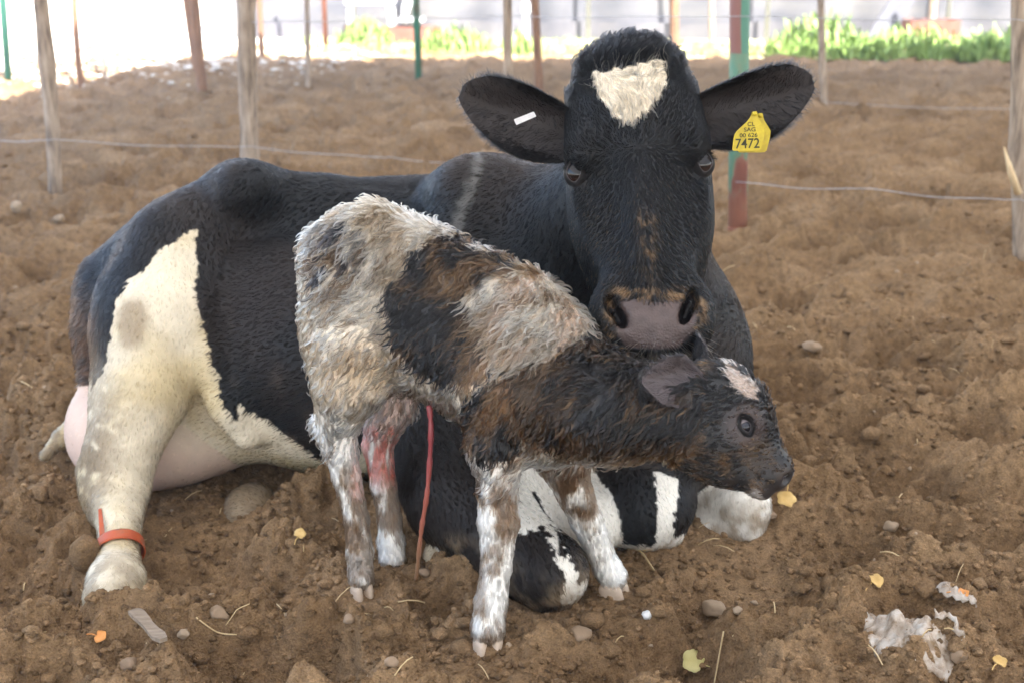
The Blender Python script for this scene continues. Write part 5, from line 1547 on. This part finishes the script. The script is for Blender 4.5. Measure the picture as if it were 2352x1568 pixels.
# strap round the fetlock
M_STRAP = noisy_mat('orange_strap', (0.30, 0.055, 0.02), (0.38, 0.075, 0.025), 25, 0.55, 0.1, 0.001, c3=(0.17, 0.10, 0.06))
sa, sb = P(275, 1238, 2.392), P(276, 1280, 2.345)
ax = (sb - sa) / np.linalg.norm(sb - sa)
u_ = np.array([1.0, 0, 0]); u_ -= ax * (u_ @ ax); u_ /= np.linalg.norm(u_); v_ = np.cross(ax, u_)
V, F = [], []
n = 40
mid = (sa + sb) / 2
for z, rr_ in ((-0.014, 0.0490), (-0.008, 0.0505), (0.008, 0.0510), (0.014, 0.0515), (0.014, 0.0485), (-0.014, 0.0460)):
    for k in range(n):
        q = 2 * PI * k / n
        V.append(mid + ax * (z + 0.004 * math.sin(q)) + (u_ * math.cos(q) + v_ * math.sin(q)) * rr_)
for i in range(6):
    for k in range(n): F.append((i * n + k, i * n + (k + 1) % n, ((i + 1) % 6) * n + (k + 1) % n, ((i + 1) % 6) * n + k))
ls = empty('leg_strap', tuple(mid), 'orange strap buckled round the cow\'s hind fetlock', 'strap')
obj('band', mesh_py('band', V, F, M_STRAP, True), ls)
e0, e1, e2 = P(238, 1276, 2.335), P(234, 1225, 2.36), P(229, 1168, 2.43)
V = []
for p, wd in ((e0, .004), (e1, .005), (e2, .003)):
    V += [p - u_ * wd, p + u_ * wd, p + u_ * wd + np.array([0, .003, 0]), p - u_ * wd + np.array([0, .003, 0])]
F = [(0, 1, 5, 4), (4, 5, 9, 8), (1, 2, 6, 5), (5, 6, 10, 9), (2, 3, 7, 6), (6, 7, 11, 10), (3, 0, 4, 7), (7, 4, 8, 11), (0, 3, 2, 1), (8, 9, 10, 11)]
obj('loose_end', mesh_py('loose_end', V, F, M_STRAP), ls)

# ================================================================== THINGS ON THE SOIL
def facet(V, seed, m=7, lo=0.62, hi=0.9):
    q = np.random.default_rng(int(seed) + 100)
    for _ in range(m):
        d = q.normal(size=3); d /= np.linalg.norm(d)
        V = V - d[None] * np.maximum(V @ d - q.uniform(lo, hi), 0)[:, None] * 0.9
    return V
def lump(r, seed, sub=2, rough=0.25, sq=(1, 1, 1)):
    bm = bmesh.new(); bmesh.ops.create_icosphere(bm, subdivisions=sub, radius=1.0)
    V = np.array([v.co[:] for v in bm.verts]); F = [tuple(v.index for v in f.verts) for f in bm.faces]; bm.free()
    k = 1 + rough * noise3(V * 1.3 + seed * 7.1) + 0.5 * rough * noise3(V * 3.1 + seed * 3.3)
    return facet(V * k[:, None], seed) * np.array(sq) * r, F
M_STONE = noisy_mat('river_stone', (0.17, 0.115, 0.07), (0.27, 0.19, 0.125), 25, 0.8, 0.3, 0.003, 90)
M_STONE2 = noisy_mat('pale_stone', (0.24, 0.175, 0.115), (0.36, 0.275, 0.19), 25, 0.75, 0.3, 0.003, 90)
def stone(label, px, py, w, h, mat, seed, name='stone', cat='stone', rot=0.0, sink=0.3):
    g0 = on_ground(px, py + h * 0.2)
    sc = np.linalg.norm(g0 - np.array([0, 0, CAM_H])) / FPX
    V, F = lump(1.0, seed, 3 if w > 20 else 2, 0.30, (w * sc / 2, w * sc / 2 * 0.8, h * sc / 2))
    V = V @ rotz(rot).T + g0 + np.array([0, 0, h * sc / 2 * (1 - sink)])
    return tag(obj(name, mesh_py(name, V, F, mat, True)), label, cat, cat + 's on the soil')
stone('smooth oval tan stone half sunk in the soil right of the calf\'s far front hoof', 1637, 1404, 58, 38, M_STONE2, 1, rot=-0.6)
stone('small round tan stone just right of the smooth oval one', 1693, 1410, 27, 20, M_STONE2, 2)
stone('brown oval stone right of the calf\'s nearest front hoof', 1332, 1460, 56, 34, M_STONE, 3)
stone('rounded brown stone near the bottom left, below the wood chip', 300, 1534, 44, 40, M_STONE, 4)
stone('pale cream pebble right of the wood chip', 424, 1478, 30, 28, M_STONE2, 5)
stone('brown angular stone under the long curved straw', 508, 1442, 42, 36, M_STONE, 6)
stone('grey-brown stone in front of the calf\'s hind hoofs', 805, 1462, 32, 22, M_STONE, 7)
stone('rounded stone beside the foot of the umbilical cord', 975, 1325, 34, 26, M_STONE, 8)
stone('beige stone on the open soil right of the white foreleg', 1770, 1190, 30, 22, M_STONE, 9)
stone('pale oval stone on the right slope above the furrow', 2046, 1224, 36, 24, M_STONE2, 10)
stone('brown stone low in the bottom right corner', 2195, 1535, 38, 32, M_STONE, 11)
stone('small stone at the bottom, left of the yellow-green leaf', 900, 1540, 34, 26, M_STONE, 12)
stone('orange-brown stone on the soil behind the rump of the cow', 138, 510, 26, 18, M_STONE2, 13)
stone('pale stone at the foot of the kinked grey post', 38, 488, 30, 26, M_STONE2, 14)
stone('long brown stone right of the cow\'s brisket', 1862, 812, 46, 22, M_STONE, 15)
M_CLOD = M_SOIL
stone('round mud-caked clod pressed against the strapped hind foot', 203, 1304, 74, 100, M_SOIL, 16, name='mud_clod', cat='clod', sink=0.25)
# leaves
M_LEAFY = noisy_mat('dry_yellow_leaf', (0.42, 0.26, 0.08), (0.56, 0.39, 0.16), 25, 0.7, 0.3, 0.002)
M_LEAFO = noisy_mat('dry_orange_leaf', (0.45, 0.17, 0.04), (0.60, 0.28, 0.09), 25, 0.7, 0.3, 0.002)
M_LEAFG = noisy_mat('dry_yellowgreen_leaf', (0.42, 0.37, 0.14), (0.56, 0.50, 0.24), 25, 0.7, 0.3, 0.002)
def leaf(label, px, py, size, mat, seed, tilt=0.6, stem=True):
    rr_ = random.Random(seed)
    g0 = on_ground(px, py, 0.012)
    sc = np.linalg.norm(g0 - np.array([0, 0, CAM_H])) / FPX
    R = size * sc / 2
    n = 30
    rim = []
    for k in range(n):
        q = 2 * PI * k / n
        rad = R * (0.92 + 0.06 * math.cos(5 * q + seed) + 0.05 * rr_.uniform(-1, 1)) * (1 - 0.25 * (math.cos(q / 2) ** 24))
        rim.append((rad * math.cos(q) * 0.9, rad * math.sin(q)))
    a = rr_.uniform(0, 6); Rm = rotz(a)
    Tm = np.array([[1, 0, 0], [0, math.cos(tilt), -math.sin(tilt)], [0, math.sin(tilt), math.cos(tilt)]])
    V = []
    for lay in (0.0, -0.0008):
        V.append(np.array([0, 0, lay - 0.15 * R]))
        for f in (0.5, 1.0):
            for x, y in rim:
                z = 0.35 * R * (x / R) ** 2 * f + 0.12 * R * math.sin(4 * y / R + seed) * f * f
                V.append(np.array([x * f, y * f, z * f + lay]))
    m = 1 + 2 * n
    F = []
    for o_, fl in ((0, False), (m, True)):
        for k in range(n):
            k2 = (k + 1) % n
            f1 = (o_, o_ + 1 + k, o_ + 1 + k2); f2 = (o_ + 1 + k, o_ + 1 + n + k, o_ + 1 + n + k2, o_ + 1 + k2)
            F += [f1[::-1], f2[::-1]] if fl else [f1, f2]
    for k in range(n):
        k2 = (k + 1) % n; F.append((1 + n + k, m + 1 + n + k, m + 1 + n + k2, 1 + n + k2))
    tf = lambda v: Tm @ (Rm @ v) + g0 + np.array([0, 0, 0.55 * R * math.sin(tilt)])
    root = empty('leaf', tuple(g0), label, 'leaf', 'fallen leaves')
    obj('blade', mesh_py('blade', [tf(v) for v in V], F, mat, True), root)
    if stem:
        obj('stalk', mesh_py('stalk', *tube([tf(np.array([R * 0.6, 0, 0.0])), tf(np.array([R * 1.2, 0, 0.1 * R])), tf(np.array([R * 1.9, 0.2 * R, 0.0]))], 0.0012, 5), mat), root)
leaf('curled yellow leaf right of the white folded foreleg', 1805, 1167, 46, M_LEAFY, 1, 0.9)
leaf('yellow leaf just right of the calf\'s far front hoof', 1485, 1270, 40, M_LEAFY, 2, 0.5)
leaf('yellow leaf between the hind leg of the cow and the calf', 690, 1246, 30, M_LEAFY, 3, 0.6)
leaf('orange leaf at the bottom left near the rounded stone', 234, 1496, 32, M_LEAFO, 4, 0.5)
leaf('large yellow-green leaf at the bottom edge', 1592, 1547, 62, M_LEAFG, 5, 0.55)
leaf('tan leaf in the bottom right corner', 2293, 1540, 32, M_LEAFY, 6, 0.4)
leaf('pale brown leaf left of the crumpled plastic bag', 2008, 1352, 40, M_LEAFY, 7, 0.4)
leaf('orange leaf tucked under the torn end of the plastic bag', 2205, 1398, 34, M_LEAFO, 8, 0.3)
# chip of wood, scrap, plastic bag
M_CHIP = noisy_mat('grey_wood_chip', (0.16, 0.12, 0.085), (0.28, 0.22, 0.165), 30, 0.8, 0.4, 0.003, stretch=(1, 4, 4))
a, b = on_ground(312, 1446, 0.012), on_ground(378, 1490, 0.010)
dx = (b - a); ln = np.linalg.norm(dx); dx /= ln; dy = np.cross([0, 0, 1], dx); dy /= np.linalg.norm(dy); dz = np.cross(dx, dy)
V = []
for t in np.linspace(0, 1, 7):
    for sy, sz in ((-1, -1), (1, -1), (1, 1), (-1, 1)):
        V.append(a + dx * ln * t + dy * sy * 0.011 * (1 + 0.15 * math.sin(9 * t)) * (1 - 0.4 * (t > 0.9)) + dz * (sz * 0.004 + 0.002 * math.sin(7 * t)))
F = [(i * 4 + k, i * 4 + (k + 1) % 4, (i + 1) * 4 + (k + 1) % 4, (i + 1) * 4 + k) for i in range(6) for k in range(4)] + [(3, 2, 1, 0), (24, 25, 26, 27)]
tag(obj('wood_chip', mesh_py('wood_chip', V, F, M_CHIP)), 'flat grey chip of wood on the mound, bottom left', 'wood chip')
M_SCRAP = noisy_mat('white_scrap', (0.55, 0.54, 0.52), (0.75, 0.74, 0.72), 80, 0.8, 0.6, 0.003)
stone('small white crumpled scrap right of the brown oval stone', 1486, 1430, 24, 22, M_SCRAP, 31, name='paper_scrap', cat='scrap', sink=0.1)
def bag_mat():
    m, nt, b = mat_new('dirty_plastic_film')
    n = tex_noise(nt, 26, 6, 0.65)
    r = ramp(nt, [(0.40, (0.50, 0.45, 0.39)), (0.52, (0.40, 0.32, 0.245)), (0.62, (0.23, 0.155, 0.092))])
    nt.links.new(n.outputs[0], r.inputs[0]); nt.links.new(r.outputs[0], b.inputs['Base Color'])
    b.inputs['Roughness'].default_value = 0.25; b.inputs['Specular IOR Level'].default_value = 0.6
    n3 = tex_noise(nt, 14, 4, 0.6)
    ra = ramp(nt, [(0.35, (0.60, 0.60, 0.60)), (0.60, (0.95, 0.95, 0.95))])
    nt.links.new(n3.outputs[0], ra.inputs[0]); nt.links.new(ra.outputs[0], b.inputs['Alpha'])
    n2 = tex_noise(nt, 70, 5, 0.65)
    add_bump(nt, b, n2.outputs[0], 0.6, 0.005)
    return m
M_BAG = bag_mat()
bag = empty('plastic_bag', tuple(on_ground(2080, 1440)), 'crumpled dirty white plastic bag half buried in the soil, bottom right', 'plastic bag')
def film(pts_px, wpx, lift, seed, nm, nl=26, nw=12):
    rr_ = random.Random(seed)
    path = smooth_path([on_ground(x, y, l * 1.0) for (x, y), l in zip(pts_px, lift)], 6)
    V, F = [], []
    m = len(path)
    for i, p in enumerate(path):
        t = i / (m - 1)
        d = path[min(i + 1, m - 1)] - path[max(i - 1, 0)]; d /= np.linalg.norm(d) + 1e-9
        s = np.cross(d, [0, 0, 1.0]); s /= np.linalg.norm(s) + 1e-9
        wd = np.interp(t, np.linspace(0, 1, len(wpx)), wpx) / FPX * 2.5 / 2
        for j in range(nw):
            q = -1 + 2 * j / (nw - 1)
            o_ = p + s * wd * q + np.array([0, 0, 0.010 * (1 - q * q)])
            k = np.array([[o_[0] * 34 + seed, o_[1] * 34, t * 9]])
            o_ = o_ + np.array([0.010 * noise3(k)[0], 0.010 * noise3(k + 30)[0], 0.016 * abs(noise3(k * 1.4 + 60)[0]) - 0.006])
            o_[2] = max(o_[2], gh(o_[0], o_[1]) - 0.004 + 0.006 * rr_.random())
            V.append(o_)
    for i in range(m - 1):
        for j in range(nw - 1): F.append((i * nw + j, i * nw + j + 1, (i + 1) * nw + j + 1, (i + 1) * nw + j))
    o = obj(nm, mesh_py(nm, V, F, M_BAG, True), bag)
    md = o.modifiers.new('thickness', 'SOLIDIFY'); md.thickness = 0.0008
def heap(px, py, rx, ry, hh, seed, nm):
    c_ = on_ground(px, py); V, F = [], []
    NA, NQ = 96, 26
    for j in range(NQ):
        q = (j / (NQ - 1))
        for i in range(NA):
            a_ = 2 * PI * i / NA
            wob = 1 + 0.22 * float(noise2(math.cos(a_) * 1.6 + seed, math.sin(a_) * 1.6)) + 0.10 * float(noise2(math.cos(a_) * 5 + seed, math.sin(a_) * 5))
            x_, y_ = c_[0] + rx * q * wob * math.cos(a_), c_[1] + ry * q * wob * math.sin(a_)
            V.append([x_, y_, 0.0, q])
    V = np.array(V); q = V[:, 3]
    zz = ground_h(V[:, 0], V[:, 1])
    r1 = 1 - np.abs(noise2(V[:, 0] * 17 + seed, V[:, 1] * 17)) * 2; r2 = 1 - np.abs(noise2(V[:, 0] * 42 + seed, V[:, 1] * 50)) * 2
    V[:, 2] = zz * 0.6 + 0.4 * zz.mean() + hh * (1 - q ** 2.2) * (0.45 + 0.40 * r1) + 0.007 * r2 * (1 - 0.5 * q) - 0.004 * q
    V = V[:, :3] + 0.004 * np.stack([noise2(V[:, 0] * 70, V[:, 1] * 70 + 9), noise2(V[:, 0] * 70 + 30, V[:, 1] * 70), 0 * q], 1)
    F = [(j * NA + i, j * NA + (i + 1) % NA, (j + 1) * NA + (i + 1) % NA, (j + 1) * NA + i) for j in range(NQ - 1) for i in range(NA)]
    o = obj(nm, mesh_py(nm, V, F, M_BAG, True), bag)
    md = o.modifiers.new('thickness', 'SOLIDIFY'); md.thickness = 0.0006
heap(2085, 1445, 0.078, 0.115, 0.036, 3, 'film')
film([(2160, 1385), (2185, 1395), (2215, 1400), (2240, 1395)], [34, 44, 40, 14], [.016, .020, .014, .008], 8, 'torn_end')
film([(2150, 1430), (2185, 1450), (2205, 1475), (2212, 1500)], [16, 18, 14, 8], [.006, .012, .008, .004], 11, 'shred')

# ------------------------------------------------------------------ loose clods, pebbles, straw
def scatter_lumps(name, n, smin, smax, power, mat, sub, seed, ymax, label, cat):
    r_ = np.random.default_rng(seed)
    bm = bmesh.new(); bmesh.ops.create_icosphere(bm, subdivisions=sub, radius=1.0)
    B = np.array([v.co[:] for v in bm.verts]); T = np.array([[v.index for v in f.verts] for f in bm.faces]); bm.free()
    Y = 1.35 + (ymax - 1.35) * r_.random(n) ** 1.6
    X = r_.uniform(-1, 1, n) * (0.46 * Y + 0.40)
    keep = noise2(X * 3.1, Y * 3.1) + 0.5 * noise2(X * 8, Y * 8) > r_.uniform(-0.9, 0.5, n)
    X, Y = X[keep], Y[keep]; n = len(X)
    S = smin + (smax - smin) * r_.random(n) ** power
    Z = ground_h(X, Y)
    var = []
    for k in range(12):
        v = facet(B * (1 + 0.45 * noise3(B * 1.2 + k * 5.3) + 0.30 * noise3(B * 2.9 + k * 9.1))[:, None], k, 8, 0.5, 0.9) * np.array([1.15, 0.95, 0.72])
        var.append(v)
    var = np.array(var)
    pick = r_.integers(0, 12, n); a = r_.uniform(0, 2 * PI, n); c, s = np.cos(a), np.sin(a)
    q = var[pick] * S[:, None, None]
    x = q[:, :, 0] * c[:, None] - q[:, :, 1] * s[:, None]; y = q[:, :, 0] * s[:, None] + q[:, :, 1] * c[:, None]
    V = np.stack([x + X[:, None], y + Y[:, None], q[:, :, 2] + (Z + 0.05 * S)[:, None]], 2).reshape(-1, 3)
    F = (T[None] + (np.arange(n) * len(B))[:, None, None]).reshape(-1, 3)
    me = mesh_np(name, V, F, mat)
    return tag(obj(name, me), label, cat, kind='stuff')
scatter_lumps('clods', 5200, 0.006, 0.024, 3.0, M_SOIL, 2, 5, 4.6, 'loose brown clods lying over the soil', 'clods')
scatter_lumps('crumbs', 30000, 0.0028, 0.012, 2.4, M_SOIL_DRY, 1, 6, 4.2, 'fine soil crumbs strewn between the clods', 'crumbs')
scatter_lumps('damp_crumbs', 26000, 0.0028, 0.013, 2.4, M_SOIL_DAMP, 1, 16, 4.2, 'dark damp soil crumbs strewn between the clods', 'crumbs')
scatter_lumps('pebbles', 260, 0.004, 0.011, 2.0, M_STONE2, 2, 8, 5.0, 'scattered small pale pebbles', 'pebbles')
scatter_lumps('far_clods', 2600, 0.010, 0.036, 3.0, M_SOIL, 1, 9, 11.5, 'coarse clods on the soil farther back', 'clods')
M_STRAW = noisy_mat('dry_straw', (0.40, 0.28, 0.13), (0.62, 0.48, 0.28), 15, 0.6, 0)
V, F = [], []
r_ = random.Random(12)
for i in range(230):
    Y = 1.5 + 3.2 * r_.random() ** 1.5; X = r_.uniform(-1, 1) * (0.44 * Y + 0.2)
    L_ = r_.uniform(0.015, 0.06); a = r_.uniform(0, PI); rad = r_.uniform(0.0007, 0.0017)
    z0 = gh(X, Y); tl = r_.uniform(-0.2, 0.5)
    pts = [np.array([X + math.cos(a) * L_ * t, Y + math.sin(a) * L_ * t, z0 + 0.006 + L_ * tl * t + 0.006 * math.sin(3 * t)]) for t in (0, .35, .7, 1)]
    v, f = tube(pts, rad, 5); k = len(V); V += v; F += [tuple(j + k for j in q) for q in f]
tag(obj('straw', mesh_py('straw', V, F, M_STRAW, True)), 'short bits of dry straw strewn on the soil', 'straw', kind='stuff')
def straw(label, pts, r=0.0012):
    tag(obj('straw_stem', mesh_py('straw_stem', *tube(smooth_path([on_ground(x, y, l) for x, y, l in pts]), r, 6), M_STRAW, True)), label, 'straw', 'single straws')
straw('long thin curved straw standing over the brown angular stone', [(575, 1410, .008), (548, 1428, .016), (536, 1450, .014), (522, 1478, .004)], 0.0009)
straw('straight pale straw lying across the foot of the angular stone', [(455, 1468, .006), (500, 1467, .012), (545, 1466, .006)], 0.0014)
straw('upright pair of bent straws at the bottom edge', [(1640, 1575, .0), (1650, 1540, .02), (1658, 1515, .03)], 0.0016)
straw('pink-brown stalk by the yellow leaf near the calf\'s far hoof', [(1440, 1270, .006), (1470, 1285, .01), (1502, 1315, .006)], 0.0022)
